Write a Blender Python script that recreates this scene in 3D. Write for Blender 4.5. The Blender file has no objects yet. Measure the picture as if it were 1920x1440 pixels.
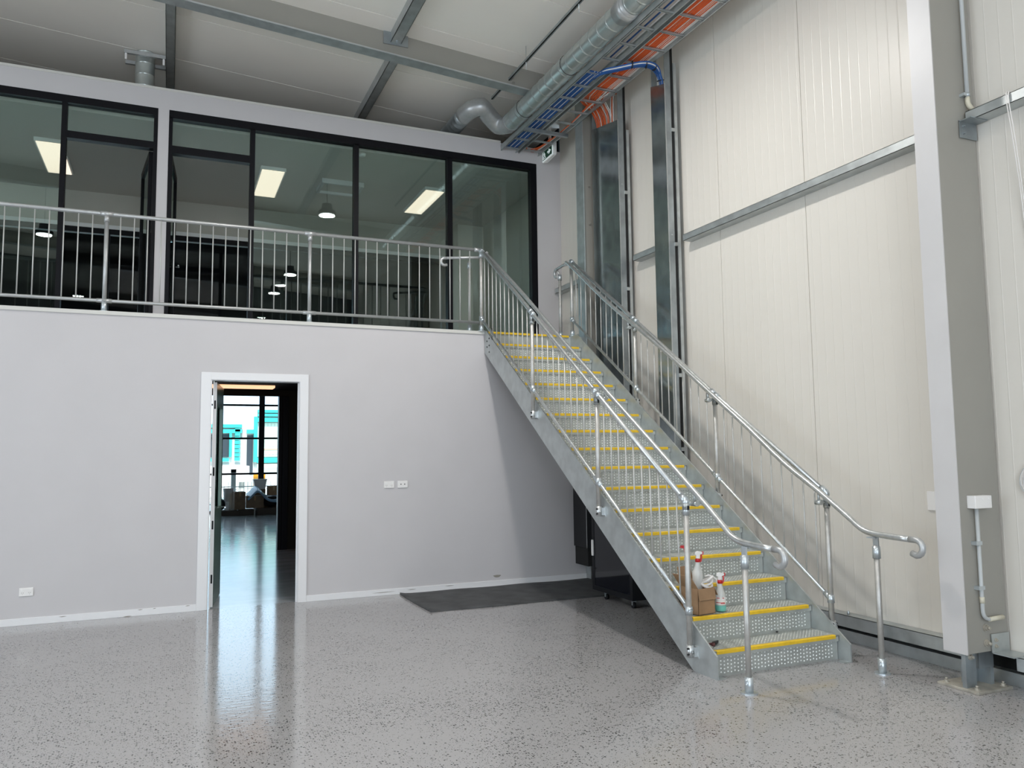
import bpy, math, random
from mathutils import Vector, Matrix
random.seed(7)
PI = math.pi
C = bpy.context.scene.collection
S = bpy.context.scene

# ------------------------------------------------------------------ camera
cam = bpy.data.cameras.new('camera'); cam_o = bpy.data.objects.new('camera', cam); C.objects.link(cam_o)
cam.sensor_width = 36.0; cam.sensor_fit = 'HORIZONTAL'; cam.lens = 1486.85 / 1920 * 36
cam.clip_start = 0.05; cam.clip_end = 200
_r = Vector((0.917847, -0.396768, -0.011495)); _f = Vector((0.396204, 0.914016, 0.087163)); _u = _r.cross(_f)
M4 = Matrix(((_r.x, _u.x, -_f.x, -4.68875), (_r.y, _u.y, -_f.y, -8.94190), (_r.z, _u.z, -_f.z, 1.57571), (0, 0, 0, 1)))
cam_o.matrix_world = M4
S.camera = cam_o

# ------------------------------------------------------------------ world, exposure, large lights
S.view_settings.view_transform = 'Standard'; S.view_settings.look = 'None'
S.view_settings.exposure = -1.15; S.view_settings.gamma = 1.0
try: S.view_settings.use_curve_mapping = False
except Exception: pass
W = bpy.data.worlds.new('sky'); S.world = W; W.use_nodes = True
nt = W.node_tree; bg = nt.nodes['Background']
bg.inputs[0].default_value = (0.62, 0.81, 1.0, 1); bg.inputs[1].default_value = 6.5

def area(name, loc, target, sx, sy, power, col, shape='RECTANGLE'):
    l = bpy.data.lights.new(name, 'AREA'); l.shape = shape; l.size = sx
    if shape == 'RECTANGLE': l.size_y = sy
    l.energy = power; l.color = col
    o = bpy.data.objects.new(name, l); C.objects.link(o); o.location = loc
    d = Vector(target) - Vector(loc); o.rotation_euler = d.to_track_quat('-Z', 'Y').to_euler()
    return o
# daylight fill added at two unseen roller doors, tilted up to brighten the ceiling
area('fill_rear_door', (-5.0, -12.9, 2.3), (-5.0, 0, 8.5), 5.8, 4.3, 420, (1.0, 0.98, 0.96))
area('fill_side_door', (-13.8, -6.0, 2.3), (0, -6.0, 9.0), 5.8, 4.3, 420, (1.0, 0.98, 0.96))

_s = bpy.data.lights.new('sun', 'SUN'); _s.energy = 20; _s.angle = .02; _s.color = (1, .97, .92)
_so = bpy.data.objects.new('sun', _s); C.objects.link(_so); _so.location = (0, -30, 30)
_so.rotation_euler = Vector((.12, .62, -.78)).to_track_quat('-Z', 'Y').to_euler()

# ------------------------------------------------------------------ materials
MATS = {}
def mat(name, col, rough=0.5, metal=0.0, noise=0.0, nscale=8.0, bump=0.0, bscale=60.0, spec=0.5, coat=0.0, rnoise=0.0, emis=None, estr=0.0, stretch=None):
    m = bpy.data.materials.new(name); m.use_nodes = True
    t = m.node_tree; b = t.nodes['Principled BSDF']
    b.inputs['Base Color'].default_value = (*col, 1); b.inputs['Roughness'].default_value = rough
    b.inputs['Metallic'].default_value = metal; b.inputs['Specular IOR Level'].default_value = spec
    b.inputs['Coat Weight'].default_value = coat
    tc = t.nodes.new('ShaderNodeTexCoord'); src = tc.outputs['Object']
    if stretch:
        mp = t.nodes.new('ShaderNodeMapping'); mp.inputs['Scale'].default_value = stretch
        t.links.new(src, mp.inputs[0]); src = mp.outputs[0]
    if noise or rnoise:
        n = t.nodes.new('ShaderNodeTexNoise'); n.inputs['Scale'].default_value = nscale; n.inputs['Detail'].default_value = 5
        t.links.new(src, n.inputs['Vector'])
    if noise:
        mx = t.nodes.new('ShaderNodeMixRGB'); mx.blend_type = 'MIX'
        mx.inputs[1].default_value = (*[c * (1 - noise) for c in col], 1); mx.inputs[2].default_value = (*[min(1, c * (1 + noise)) for c in col], 1)
        rp = t.nodes.new('ShaderNodeValToRGB'); rp.color_ramp.elements[0].position = .35; rp.color_ramp.elements[1].position = .65
        t.links.new(n.outputs[0], rp.inputs[0]); t.links.new(rp.outputs[0], mx.inputs[0]); t.links.new(mx.outputs[0], b.inputs['Base Color'])
    if rnoise:
        mr = t.nodes.new('ShaderNodeMapRange'); mr.inputs['To Min'].default_value = max(.02, rough - rnoise); mr.inputs['To Max'].default_value = rough + rnoise
        t.links.new(n.outputs[0], mr.inputs[0]); t.links.new(mr.outputs[0], b.inputs['Roughness'])
    if bump:
        n2 = t.nodes.new('ShaderNodeTexNoise'); n2.inputs['Scale'].default_value = bscale; n2.inputs['Detail'].default_value = 3
        bp = t.nodes.new('ShaderNodeBump'); bp.inputs['Strength'].default_value = bump; bp.inputs['Distance'].default_value = .01
        t.links.new(src, n2.inputs['Vector']); t.links.new(n2.outputs[0], bp.inputs['Height']); t.links.new(bp.outputs[0], b.inputs['Normal'])
    if emis:
        b.inputs['Emission Color'].default_value = (*emis, 1); b.inputs['Emission Strength'].default_value = estr
    MATS[name] = m
    return m
mat('paint_wall', (.565, .545, .55), .55, noise=.012, nscale=2.5, bump=.04, bscale=150)
mat('paint_trim', (.78, .775, .78), .35)
mat('cap_trim', (.62, .61, .57), .4)
mat('panel_wall', (.685, .65, .59), .36, noise=.015, nscale=1.2, stretch=(1, 1, .15))
mat('panel_ceiling', (.90, .86, .79), .5, noise=.015, nscale=1.0)
mat('rear_dark', (.055, .058, .06), .7)
mat('void', (.012, .012, .012), .9)
mat('steel_paint', (.31, .298, .265), .45, noise=.02, nscale=3)
mat('steel_paint_light', (.56, .545, .54), .4, noise=.02, nscale=3)
mat('galv', (.50, .53, .53), .42, .75, noise=.10, nscale=9, bump=.03, bscale=40, rnoise=.10)
mat('galv_dark', (.36, .395, .41), .40, .75, noise=.16, nscale=6, rnoise=.12)
mat('galv_sheet', (.40, .45, .46), .17, .92, noise=.14, nscale=5, bump=.05, bscale=5, rnoise=.05)
mat('galv_tube', (.60, .62, .62), .35, .85, noise=.08, nscale=25, rnoise=.08)
mat('tube_grey', (.48, .49, .49), .38, .55, noise=.05, nscale=20)
mat('fitting', (.58, .63, .66), .36, .8)
mat('post_steel', (.52, .51, .485), .42, .6, noise=.06, nscale=25)
mat('baluster_steel', (.54, .54, .52), .5, .35)
mat('tread_steel', (.46, .48, .455), .45, .4, noise=.08, nscale=12, rnoise=.1)
mat('dimple_glint', (.93, .94, .92), .3, .15)  # metal highlights of the riser dimples put into a near-white colour
mat('dirty_steel', (.46, .43, .37), .5, .5, noise=.15, nscale=14)
mat('yellow', (.80, .52, .025), .5, noise=.06, nscale=30)
mat('black_frame', (.005, .005, .007), .45, spec=.15)
mat('duct', (.62, .67, .66), .30, .8, noise=.06, nscale=6, rnoise=.05)
mat('black_plastic', (.006, .007, .009), .45, spec=.2)
mat('rack_glass', (.003, .004, .008), .06, spec=.35)
mat('grey_panel', (.016, .016, .018), .5, spec=.3)
mat('mat_rubber', (.060, .062, .064), .75, noise=.25, nscale=5, bump=.25, bscale=70)
mat('white_plastic', (.82, .80, .78), .35)
mat('grey_pvc', (.48, .50, .50), .4)
mat('beige_pvc', (.62, .58, .46), .5)
mat('dark_hole', (.02, .02, .02), .7)
mat('cardboard', (.36, .22, .12), .8, noise=.08, nscale=10)
mat('cardboard_dark', (.20, .135, .085), .85, noise=.1, nscale=10)
mat('tape', (.52, .36, .20), .4)
mat('red_plastic', (.55, .012, .015), .35)
mat('label_white', (.85, .84, .82), .5)
mat('orange_cable', (.72, .115, .02), .5)
mat('white_cable', (.74, .71, .68), .5)
mat('blue_cable', (.012, .085, .30), .45)
mat('black_tie', (.01, .01, .01), .5)
mat('ceiling_office', (.54, .50, .46), .8)
mat('wall_office', (.50, .47, .42), .7, noise=.02, nscale=2)
mat('ac_grey', (.55, .55, .55), .5)
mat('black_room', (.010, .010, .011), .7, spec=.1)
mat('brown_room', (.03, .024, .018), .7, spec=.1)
mat('lamp_warm', (1, .9, .8), .5, emis=(1.0, .83, .66), estr=2.5)
mat('lamp_hall', (1, .9, .8), .5, emis=(1.0, .55, .30), estr=3.0)
mat('lamp_cool', (1, 1, 1), .5, emis=(.93, .95, 1.0), estr=14)
mat('exit_green', (.008, .055, .03), .4, emis=(.008, .055, .03), estr=.4)
mat('exit_white', (.8, .85, .85), .4, emis=(.8, .9, .9), estr=.7)
mat('teal', (.02, .42, .38), .5)
mat('pale_green', (.45, .58, .50), .6)
mat('street', (.62, .62, .60), .8)
mat('facade', (.66, .66, .64), .7)
mat('facade_grey', (.36, .38, .36), .7)
mat('facade_window', (.04, .05, .06), .2)
mat('orange_board', (.80, .34, .02), .5)
mat('pale_red', (.50, .24, .18), .6)
mat('blue_sheet', (.24, .37, .50), .3, noise=.1, nscale=3)
mat('smudge', (.28, .26, .22), .8)
mat('wood_dark', (.055, .038, .028), .7)
mat('black_bag', (.012, .012, .014), .3, bump=.5, bscale=15)
mat('green_door', (.16, .25, .21), .18, spec=.5)
mat('rust_red', (.10, .03, .03), .6)

def glass(name, tint, refl_tint=(1, 1, 1), ior=1.5, rough=0.0):
    m = bpy.data.materials.new(name); m.use_nodes = True; t = m.node_tree; t.nodes.clear()
    out = t.nodes.new('ShaderNodeOutputMaterial'); tr = t.nodes.new('ShaderNodeBsdfTransparent'); gl = t.nodes.new('ShaderNodeBsdfGlossy')
    fr = t.nodes.new('ShaderNodeFresnel'); mx = t.nodes.new('ShaderNodeMixShader')
    tr.inputs[0].default_value = (*tint, 1); gl.inputs[0].default_value = (*refl_tint, 1); gl.inputs['Roughness'].default_value = rough
    fr.inputs[0].default_value = ior
    t.links.new(fr.outputs[0], mx.inputs[0]); t.links.new(tr.outputs[0], mx.inputs[1]); t.links.new(gl.outputs[0], mx.inputs[2]); t.links.new(mx.outputs[0], out.inputs[0])
    MATS[name] = m
glass('glass', (.88, .93, .91), (.88, 1.0, .95), 1.55, .004)
glass('glass_clear', (.94, .97, .97), (1, 1, 1), 1.22, .0)

def bottle_mat():
    m = mat('bottle', (.86, .87, .84), .25)
    m.node_tree.nodes['Principled BSDF'].inputs['Transmission Weight'].default_value = .35
    m2 = mat('teal_liquid', (.16, .52, .44), .2)
bottle_mat()

def floor_mat():
    m = bpy.data.materials.new('epoxy_floor'); m.use_nodes = True; t = m.node_tree; b = t.nodes['Principled BSDF']
    tc = t.nodes.new('ShaderNodeTexCoord')
    base = (.36, .352, .352, 1)
    prev = None
    dens = t.nodes.new('ShaderNodeTexNoise'); dens.inputs['Scale'].default_value = 1.6; dens.inputs['Detail'].default_value = 2
    t.links.new(tc.outputs['Object'], dens.inputs['Vector'])
    dr = t.nodes.new('ShaderNodeMapRange'); dr.inputs['From Min'].default_value = .35; dr.inputs['From Max'].default_value = .65
    dr.inputs['To Min'].default_value = .10; dr.inputs['To Max'].default_value = .34
    t.links.new(dens.outputs[0], dr.inputs[0])
    colsock = None
    for i, (sc, rad, dark) in enumerate(((74, .32, .022), (150, .30, .06))):
        v = t.nodes.new('ShaderNodeTexVoronoi'); v.inputs['Scale'].default_value = sc; v.voronoi_dimensions = '2D'
        t.links.new(tc.outputs['Object'], v.inputs['Vector'])
        sep = t.nodes.new('ShaderNodeSeparateColor'); t.links.new(v.outputs['Color'], sep.inputs[0])
        lt = t.nodes.new('ShaderNodeMath'); lt.operation = 'LESS_THAN'; t.links.new(sep.outputs[0], lt.inputs[0]); t.links.new(dr.outputs[0], lt.inputs[1])
        ra = t.nodes.new('ShaderNodeMath'); ra.operation = 'MULTIPLY'; ra.inputs[1].default_value = rad * 1.5; t.links.new(sep.outputs[1], ra.inputs[0])
        dl = t.nodes.new('ShaderNodeMath'); dl.operation = 'LESS_THAN'; t.links.new(v.outputs['Distance'], dl.inputs[0]); t.links.new(ra.outputs[0], dl.inputs[1])
        mu = t.nodes.new('ShaderNodeMath'); mu.operation = 'MULTIPLY'; t.links.new(lt.outputs[0], mu.inputs[0]); t.links.new(dl.outputs[0], mu.inputs[1])
        mx = t.nodes.new('ShaderNodeMixRGB'); t.links.new(mu.outputs[0], mx.inputs[0])
        if colsock: t.links.new(colsock, mx.inputs[1])
        else: mx.inputs[1].default_value = base
        mx.inputs[2].default_value = (dark, dark * .98, dark * .95, 1); colsock = mx.outputs[0]
    t.links.new(colsock, b.inputs['Base Color'])
    b.inputs['Roughness'].default_value = .10; b.inputs['Specular IOR Level'].default_value = .5
    n = t.nodes.new('ShaderNodeTexNoise'); n.inputs['Scale'].default_value = 34; n.inputs['Detail'].default_value = 3
    mp = t.nodes.new('ShaderNodeMapping'); mp.inputs['Scale'].default_value = (.45, 1, 1)
    t.links.new(tc.outputs['Object'], mp.inputs[0]); t.links.new(mp.outputs[0], n.inputs['Vector'])
    bp = t.nodes.new('ShaderNodeBump'); bp.inputs['Strength'].default_value = .08; bp.inputs['Distance'].default_value = .01
    t.links.new(n.outputs[0], bp.inputs['Height']); t.links.new(bp.outputs[0], b.inputs['Normal'])
    MATS['epoxy_floor'] = m
    m = bpy.data.materials.new('concrete_floor'); m.use_nodes = True; t = m.node_tree; b = t.nodes['Principled BSDF']
    tc = t.nodes.new('ShaderNodeTexCoord'); n = t.nodes.new('ShaderNodeTexNoise'); n.inputs['Scale'].default_value = 3; n.inputs['Detail'].default_value = 8
    mp = t.nodes.new('ShaderNodeMapping'); mp.inputs['Scale'].default_value = (.5, 1.6, 1)
    t.links.new(tc.outputs['Object'], mp.inputs[0]); t.links.new(mp.outputs[0], n.inputs['Vector'])
    rp = t.nodes.new('ShaderNodeValToRGB'); rp.color_ramp.elements[0].color = (.30, .31, .32, 1); rp.color_ramp.elements[1].color = (.46, .47, .48, 1)
    rp.color_ramp.elements[0].position = .3; rp.color_ramp.elements[1].position = .7
    t.links.new(n.outputs[0], rp.inputs[0]); t.links.new(rp.outputs[0], b.inputs['Base Color'])
    b.inputs['Roughness'].default_value = .15; b.inputs['Specular IOR Level'].default_value = .55
    bp = t.nodes.new('ShaderNodeBump'); bp.inputs['Strength'].default_value = .05; bp.inputs['Distance'].default_value = .01
    n2 = t.nodes.new('ShaderNodeTexNoise'); n2.inputs['Scale'].default_value = 5; t.links.new(mp.outputs[0], n2.inputs['Vector'])
    t.links.new(n2.outputs[0], bp.inputs['Height']); t.links.new(bp.outputs[0], b.inputs['Normal'])
    MATS['concrete_floor'] = m
floor_mat()

# ------------------------------------------------------------------ mesh helpers
class MB:
    def __init__(s): s.v = []; s.f = []; s.sm = []
    def add(s, vs, fs, smooth=False):
        n = len(s.v); s.v += [Vector(a) for a in vs]; s.f += [tuple(i + n for i in f) for f in fs]; s.sm += [smooth] * len(fs) if not isinstance(smooth, list) else smooth
        return s
    def box(s, x0, x1, y0, y1, z0, z1, m=None):
        vs = [(x, y, z) for x in (min(x0, x1), max(x0, x1)) for y in (min(y0, y1), max(y0, y1)) for z in (min(z0, z1), max(z0, z1))]
        if m: vs = [m @ Vector(v) for v in vs]
        return s.add(vs, [(0, 1, 3, 2), (4, 6, 7, 5), (0, 4, 5, 1), (2, 3, 7, 6), (0, 2, 6, 4), (1, 5, 7, 3)])
    def prism(s, poly, axis, a, b, m=None):     # poly: list of 2D points; axis x: (y,z), y: (x,z), z: (x,y)
        def P(p, t): return {'x': (t, p[0], p[1]), 'y': (p[0], t, p[1]), 'z': (p[0], p[1], t)}[axis]
        n = len(poly); vs = [P(p, a) for p in poly] + [P(p, b) for p in poly]
        if m: vs = [m @ Vector(v) for v in vs]
        return s.add(vs, [tuple(range(n)), tuple(range(2 * n - 1, n - 1, -1))] + [(i, i + n, (i + 1) % n + n, (i + 1) % n) for i in range(n)])
    def tube(s, pts, r, seg=12, caps=True, flat=False):
        pts = [Vector(p) for p in pts]; n = len(pts); vs = []; rr = r if isinstance(r, list) else [r] * n
        T = []
        for i in range(n):
            a = pts[i] - pts[i - 1] if i else pts[1] - pts[0]; b = pts[i + 1] - pts[i] if i < n - 1 else pts[-1] - pts[-2]
            T.append((a.normalized() + b.normalized()).normalized())
        ref = Vector((0, 0, 1)) if abs(T[0].z) < .9 else Vector((1, 0, 0))
        N = (ref - T[0] * ref.dot(T[0])).normalized()
        for i in range(n):
            N = (N - T[i] * N.dot(T[i])).normalized(); B = T[i].cross(N)
            for k in range(seg):
                a = 2 * PI * k / seg; vs.append(pts[i] + (N * math.cos(a) + B * math.sin(a)) * rr[i])
        fs = [(i * seg + k, i * seg + (k + 1) % seg, (i + 1) * seg + (k + 1) % seg, (i + 1) * seg + k) for i in range(n - 1) for k in range(seg)]
        sm = [not flat] * len(fs)
        if caps: fs += [tuple(range(seg))[::-1], tuple((n - 1) * seg + k for k in range(seg))]; sm += [False, False]
        return s.add(vs, fs, sm)
    def ball(s, c, r, seg=12, ring=8, sc=(1, 1, 1)):
        vs = [Vector(c) + Vector((0, 0, r * sc[2]))]
        for j in range(1, ring):
            for k in range(seg):
                a = PI * j / ring; b = 2 * PI * k / seg
                vs.append(Vector(c) + Vector((r * sc[0] * math.sin(a) * math.cos(b), r * sc[1] * math.sin(a) * math.sin(b), r * sc[2] * math.cos(a))))
        vs.append(Vector(c) - Vector((0, 0, r * sc[2]))); L = len(vs) - 1
        fs = [(0, 1 + k, 1 + (k + 1) % seg) for k in range(seg)]
        for j in range(ring - 2):
            fs += [(1 + j * seg + k, 1 + (j + 1) * seg + k, 1 + (j + 1) * seg + (k + 1) % seg, 1 + j * seg + (k + 1) % seg) for k in range(seg)]
        fs += [(L, 1 + (ring - 2) * seg + (k + 1) % seg, 1 + (ring - 2) * seg + k) for k in range(seg)]
        return s.add(vs, fs, True)
    def lathe(s, c, prof, seg=20, m=None):   # prof: (r,z)
        vs = [];
        for r, z in prof:
            for k in range(seg):
                a = 2 * PI * k / seg; vs.append(Vector((c[0] + r * math.cos(a), c[1] + r * math.sin(a), c[2] + z)))
        if m: vs = [m @ v for v in vs]
        n = len(prof)
        fs = [(i * seg + k, i * seg + (k + 1) % seg, (i + 1) * seg + (k + 1) % seg, (i + 1) * seg + k) for i in range(n - 1) for k in range(seg)]
        sm = [True] * len(fs); fs += [tuple(range(seg))[::-1], tuple((n - 1) * seg + k for k in range(seg))]; sm += [False, False]
        return s.add(vs, fs, sm)
    def build(s, name, m, parent=None, bevel=0):
        off = Vector((0, 0, 0)); p = parent
        while p: off += p.location; p = p.parent
        me = bpy.data.meshes.new(name); me.from_pydata([v - off for v in s.v], [], s.f); me.update()
        me.polygons.foreach_set('use_smooth', s.sm)
        import bmesh
        bm = bmesh.new(); bm.from_mesh(me); bmesh.ops.recalc_face_normals(bm, faces=bm.faces)
        if bevel:
            bmesh.ops.remove_doubles(bm, verts=bm.verts, dist=1e-6)
            bmesh.ops.bevel(bm, geom=[e for e in bm.edges if len(e.link_faces) == 2 and e.calc_face_angle(0) > .7], offset=bevel, segments=2, affect='EDGES', profile=.5)
        bm.to_mesh(me); bm.free()
        me.materials.append(MATS[m]); o = bpy.data.objects.new(name, me); C.objects.link(o)
        if parent: o.parent = parent
        return o
def rnd(pts, rad, k=5):      # round the corners of a polyline
    pts = [Vector(p) for p in pts]; out = [pts[0]]
    for i in range(1, len(pts) - 1):
        a = pts[i - 1] - pts[i]; b = pts[i + 1] - pts[i]; r = min(rad, a.length * .45, b.length * .45)
        p0 = pts[i] + a.normalized() * r; p1 = pts[i] + b.normalized() * r
        for j in range(k + 1):
            t = j / k; out.append(p0 * (1 - t) ** 2 + pts[i] * 2 * t * (1 - t) + p1 * t * t)
    return out + [pts[-1]]
def smooth(pts, n=6):        # catmull-rom
    P = [Vector(p) for p in pts]; P = [P[0] * 2 - P[1]] + P + [P[-1] * 2 - P[-2]]; out = []
    for i in range(1, len(P) - 2):
        for j in range(n):
            t = j / n; a, b, c, d = P[i - 1:i + 3]
            out.append(.5 * ((2 * b) + (c - a) * t + (2 * a - 5 * b + 4 * c - d) * t * t + (3 * b - a - 3 * c + d) * t ** 3))
    return out + [P[-2]]
def tag(o, label, cat, group=None, kind=None):
    if label: o['label'] = label
    if cat: o['category'] = cat
    if group: o['group'] = group
    if kind: o['kind'] = kind
    return o
def thing(name, loc, label, cat, group=None):
    o = bpy.data.objects.new(name, None); C.objects.link(o); o.location = loc; o.empty_display_size = .1
    return tag(o, label, cat, group)
def struct(o, label=None, cat=None):
    o['kind'] = 'structure'
    if label: o['label'] = label
    if cat: o['category'] = cat
    return o
def sroot(name, loc, label, cat):
    o = thing(name, loc, label, cat); o['kind'] = 'structure'; return o
def dup(o, loc=None, label=None):
    c = o.copy(); C.objects.link(c)
    if loc is not None: c.location = loc
    if label: c['label'] = label
    for ch in list(o.children):
        d = ch.copy(); C.objects.link(d); d.parent = c
        for g in list(ch.children):
            e = g.copy(); C.objects.link(e); e.parent = d
    return c

# ================================================================== SETTING
XR = 0.5175                       # inner face of the right-hand wall cladding
ZM = 3.065                        # mezzanine walkway level
def zc(x): return 6.46 - .07 * (x + .16)          # underside of the roof panels

struct(MB().box(-14, .6, -13.1, .05, -.08, 0).build('floor', 'epoxy_floor'), 'glossy light grey warehouse floor with black flake specks', 'floor')
struct(MB().box(-14, 4, .05, 15.3, -.08, 0).build('floor', 'concrete_floor'), 'polished concrete floor of the front room beyond the doorway', 'floor')

# ground floor wall with the doorway
b = MB(); b.box(-14, -4.36, 0, .12, 0, 3.03); b.box(-3.29, .56, 0, .12, 0, 3.03); b.box(-4.36, -3.29, 0, .12, 2.45, 3.03)
struct(b.build('wall_back', 'paint_wall'), 'white plasterboard wall under the mezzanine', 'wall')
struct(MB().box(-14, -1.15, -.014, .3, 3.026, ZM).build('trim_1', 'cap_trim'), 'beige capping strip along the mezzanine edge', 'trim')
b = MB(); b.box(-14, -4.385, -.012, 0, 0, .066); b.box(-3.275, .45, -.012, 0, 0, .066)
bb = struct(b.build('baseboard_back', 'paint_trim', bevel=.002), 'white skirting board along the lower wall', 'baseboard')
for xa, xb, z in ((-5.62, -5.55, .052), (-5.06, -4.98, .004), (-4.93, -4.88, .058), (-4.79, -4.76, .060), (-4.49, -4.44, .060), (-2.56, -2.28, .034), (-2.15, -2.04, .040), (-1.70, -1.58, .048)):
    k_ = (xb - xa) * .5; c_ = (xa + xb) / 2
    b = MB(); b.prism([(c_ - k_, z), (c_ - k_ * .3, z - .004), (c_ + k_ * .5, z - .002), (c_ + k_, z + .002), (c_ + k_ * .1, z + .004), (c_ - k_ * .5, z + .002)], 'y', -.0128, -.012); b.build('scuff_mark', 'smudge', bb)
# mezzanine slab
struct(MB().box(-14, XR + .1, .12, 5.1, 2.92, 3.055).build('floor', 'paint_wall'), 'mezzanine walkway and office floor slab', 'floor')
b = MB(); b.box(-1.15, XR + .02, -.02, .12, 2.85, 3.058)
struct(b.build('trim_2', 'galv'), 'galvanised landing edge plate at the top of the stairs', 'trim')

# white wall around the upstairs glazing
YW = 1.2
b = MB(); b.box(-14, XR + .1, YW, YW + .14, 5.762, 6.0); b.box(-4.900, -4.770, YW, YW + .14, ZM, 5.762); b.box(.132, XR + .1, YW, YW + .14, ZM - .02, 5.762)
struct(b.build('wall_mezzanine', 'paint_wall'), 'white plaster header and piers framing the upstairs office glazing', 'wall')
struct(MB().box(-14, -.43, YW - .008, YW + .16, 6.0, 6.03).build('trim_3', 'cap_trim'), 'beige capping strip on top of the upstairs office front', 'trim')

# right-hand wall: insulated panels, standing joints every 1.2 m, fine ribs
def wall_panel(y0, y1, name, label):
    joints = [-3.61 + 1.2 * k for k in range(-12, 12)]
    ys = []; y = y0
    prof = [(y0, 0)]
    step = .1
    k = math.ceil(y0 / step)
    evs = [(j, 'j') for j in joints if y0 + .02 < j < y1 - .02] + [(i * step + .03, 'r') for i in range(int(y0 / step) - 1, int(y1 / step) + 2) if y0 + .02 < i * step + .03 < y1 - .02]
    evs.sort()
    last = y0
    for e, t in evs:
        if e - last < .03 and t == 'r': continue
        if t == 'j': prof += [(e - .004, 0), (e - .003, .008), (e + .003, .008), (e + .004, 0)]
        else: prof += [(e - .006, 0), (e, -.0011), (e + .006, 0)]
        last = e
    prof.append((y1, 0))
    vs = [(XR + d, yy, z) for yy, d in prof for z in (.19, 7.0)]
    n = len(prof); fs = [(2 * i, 2 * i + 1, 2 * i + 3, 2 * i + 2) for i in range(n - 1)]
    m = MB().add(vs, fs); m.box(XR + .02, XR + .12, y0, y1, .19, 7.0)
    return struct(m.build(name, 'panel_wall'), label, 'wall')
wall_panel(-13, 1.2, 'wall_right', 'cream insulated panel wall beside the stairs')
struct(MB().box(XR + .06, XR + .1, -13, 1.2, 0, .2).build('trim_4', 'void'), 'dark gap at the foot of the cream panel wall', 'trim')
struct(MB().box(XR - .012, XR + .06, -13, 0, 0, .085).build('baseboard_right', 'galv'), 'galvanised base angle along the foot of the cream wall', 'baseboard')
# rest of the shed
b = MB(); b.box(-14.1, -14, -13, -9, 0, 7.6); b.box(-14.1, -14, -3, 9, 0, 7.6); b.box(-14.1, -14, -9, -3, 4.6, 7.6)
struct(b.build('wall_left', 'panel_wall'))
b = MB(); b.box(-14, -8, -13.1, -13, 0, 7.6); b.box(-2, .6, -13.1, -13, 0, 7.6); b.box(-8, -2, -13.1, -13, 4.6, 7.6)
struct(b.build('wall_rear', 'rear_dark'))
# roof panels
vs = []; fs = []; prof = []
y = -17
prof = [(-13.1, 0)]
for k in range(23):
    e = -13.0 + 1.15 * k
    if e > 4.4: break
    prof += [(e - .006, 0), (e - .003, .012), (e + .003, .012), (e + .006, 0)]
prof.append((4.7, 0))
for yy, d in prof:
    for x in (-14.1, XR + .1): vs.append((x, yy, zc(x) + d))
n = len(prof); fs = [(2 * i, 2 * i + 1, 2 * i + 3, 2 * i + 2) for i in range(n - 1)]
m = MB().add(vs, fs); m.prism([(-14.1, zc(-14.1) + .03), (XR + .1, zc(XR + .1) + .03), (XR + .1, zc(XR + .1) + .12), (-14.1, zc(-14.1) + .12)], 'y', -13.1, 4.7)
struct(m.build('ceiling', 'panel_ceiling'), 'pale insulated roof panels under the steel frame', 'ceiling')

# upstairs office shell
OX = .43
b = MB(); b.box(-14, OX + .1, YW + .14, 4.6, 5.65, 5.72)
struct(b.build('ceiling', 'ceiling_office'), 'flat office ceiling behind the upstairs glazing', 'ceiling')
b = MB(); b.box(OX, OX + .09, YW + .14, 4.6, ZM - .01, 5.65)
struct(b.build('wall_office_right', 'wall_office'))
b = MB(); b.box(-14, OX, 4.5, 4.6, 5.14, 5.65); b.box(-.05, OX, 4.1, 4.5, ZM, 5.65)
struct(b.build('wall_office_back', 'wall_office'), 'beige wall band above the far office windows', 'wall')
b = MB(); b.box(-14, -.05, 4.44, 4.5, 5.08, 5.14)
struct(b.build('trim_5', 'paint_trim'), 'pale ledge above the far office windows', 'trim')
w = sroot('window_4', (-5, 4.5, 3.06), 'black-framed far window band of the upstairs office', 'window')
b = MB(); b.box(-14, -.05, 4.46, 4.56, 5.0, 5.08)
for x in (-9, -7.4, -5.62, -2.9, -.2): b.box(x - .035, x + .035, 4.46, 4.56, ZM, 5.0)
b.build('window_frame', 'black_frame', w)
b = MB(); b.box(-14, -.05, 4.51, 4.518, ZM, 5.0); b.build('pane', 'glass_clear', w)
# dark front hall behind the office, with a thin clerestory slit
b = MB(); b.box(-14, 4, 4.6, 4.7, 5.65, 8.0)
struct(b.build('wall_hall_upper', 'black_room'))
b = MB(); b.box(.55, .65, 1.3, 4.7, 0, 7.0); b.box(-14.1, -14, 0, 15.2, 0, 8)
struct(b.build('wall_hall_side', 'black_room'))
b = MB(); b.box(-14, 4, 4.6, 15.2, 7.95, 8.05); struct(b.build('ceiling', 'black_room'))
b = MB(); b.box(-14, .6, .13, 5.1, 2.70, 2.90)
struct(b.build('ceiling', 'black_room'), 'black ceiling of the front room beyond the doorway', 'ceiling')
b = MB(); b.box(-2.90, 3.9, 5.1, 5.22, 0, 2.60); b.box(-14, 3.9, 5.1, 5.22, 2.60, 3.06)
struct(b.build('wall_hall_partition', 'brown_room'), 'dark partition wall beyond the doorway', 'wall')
b = MB(); b.box(-2.96, -2.90, 5.07, 5.25, 0, 2.60); b.box(-2.90, -2.80, 5.06, 5.1, 0, 2.60)
struct(b.build('trim_6', 'black_frame', bevel=.004), 'black reveal on the end of the dark partition', 'trim')
b = MB(); b.box(3.9, 4, 4.7, 15.2, 0, 8); struct(b.build('wall_hall_end', 'black_room'))

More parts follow.
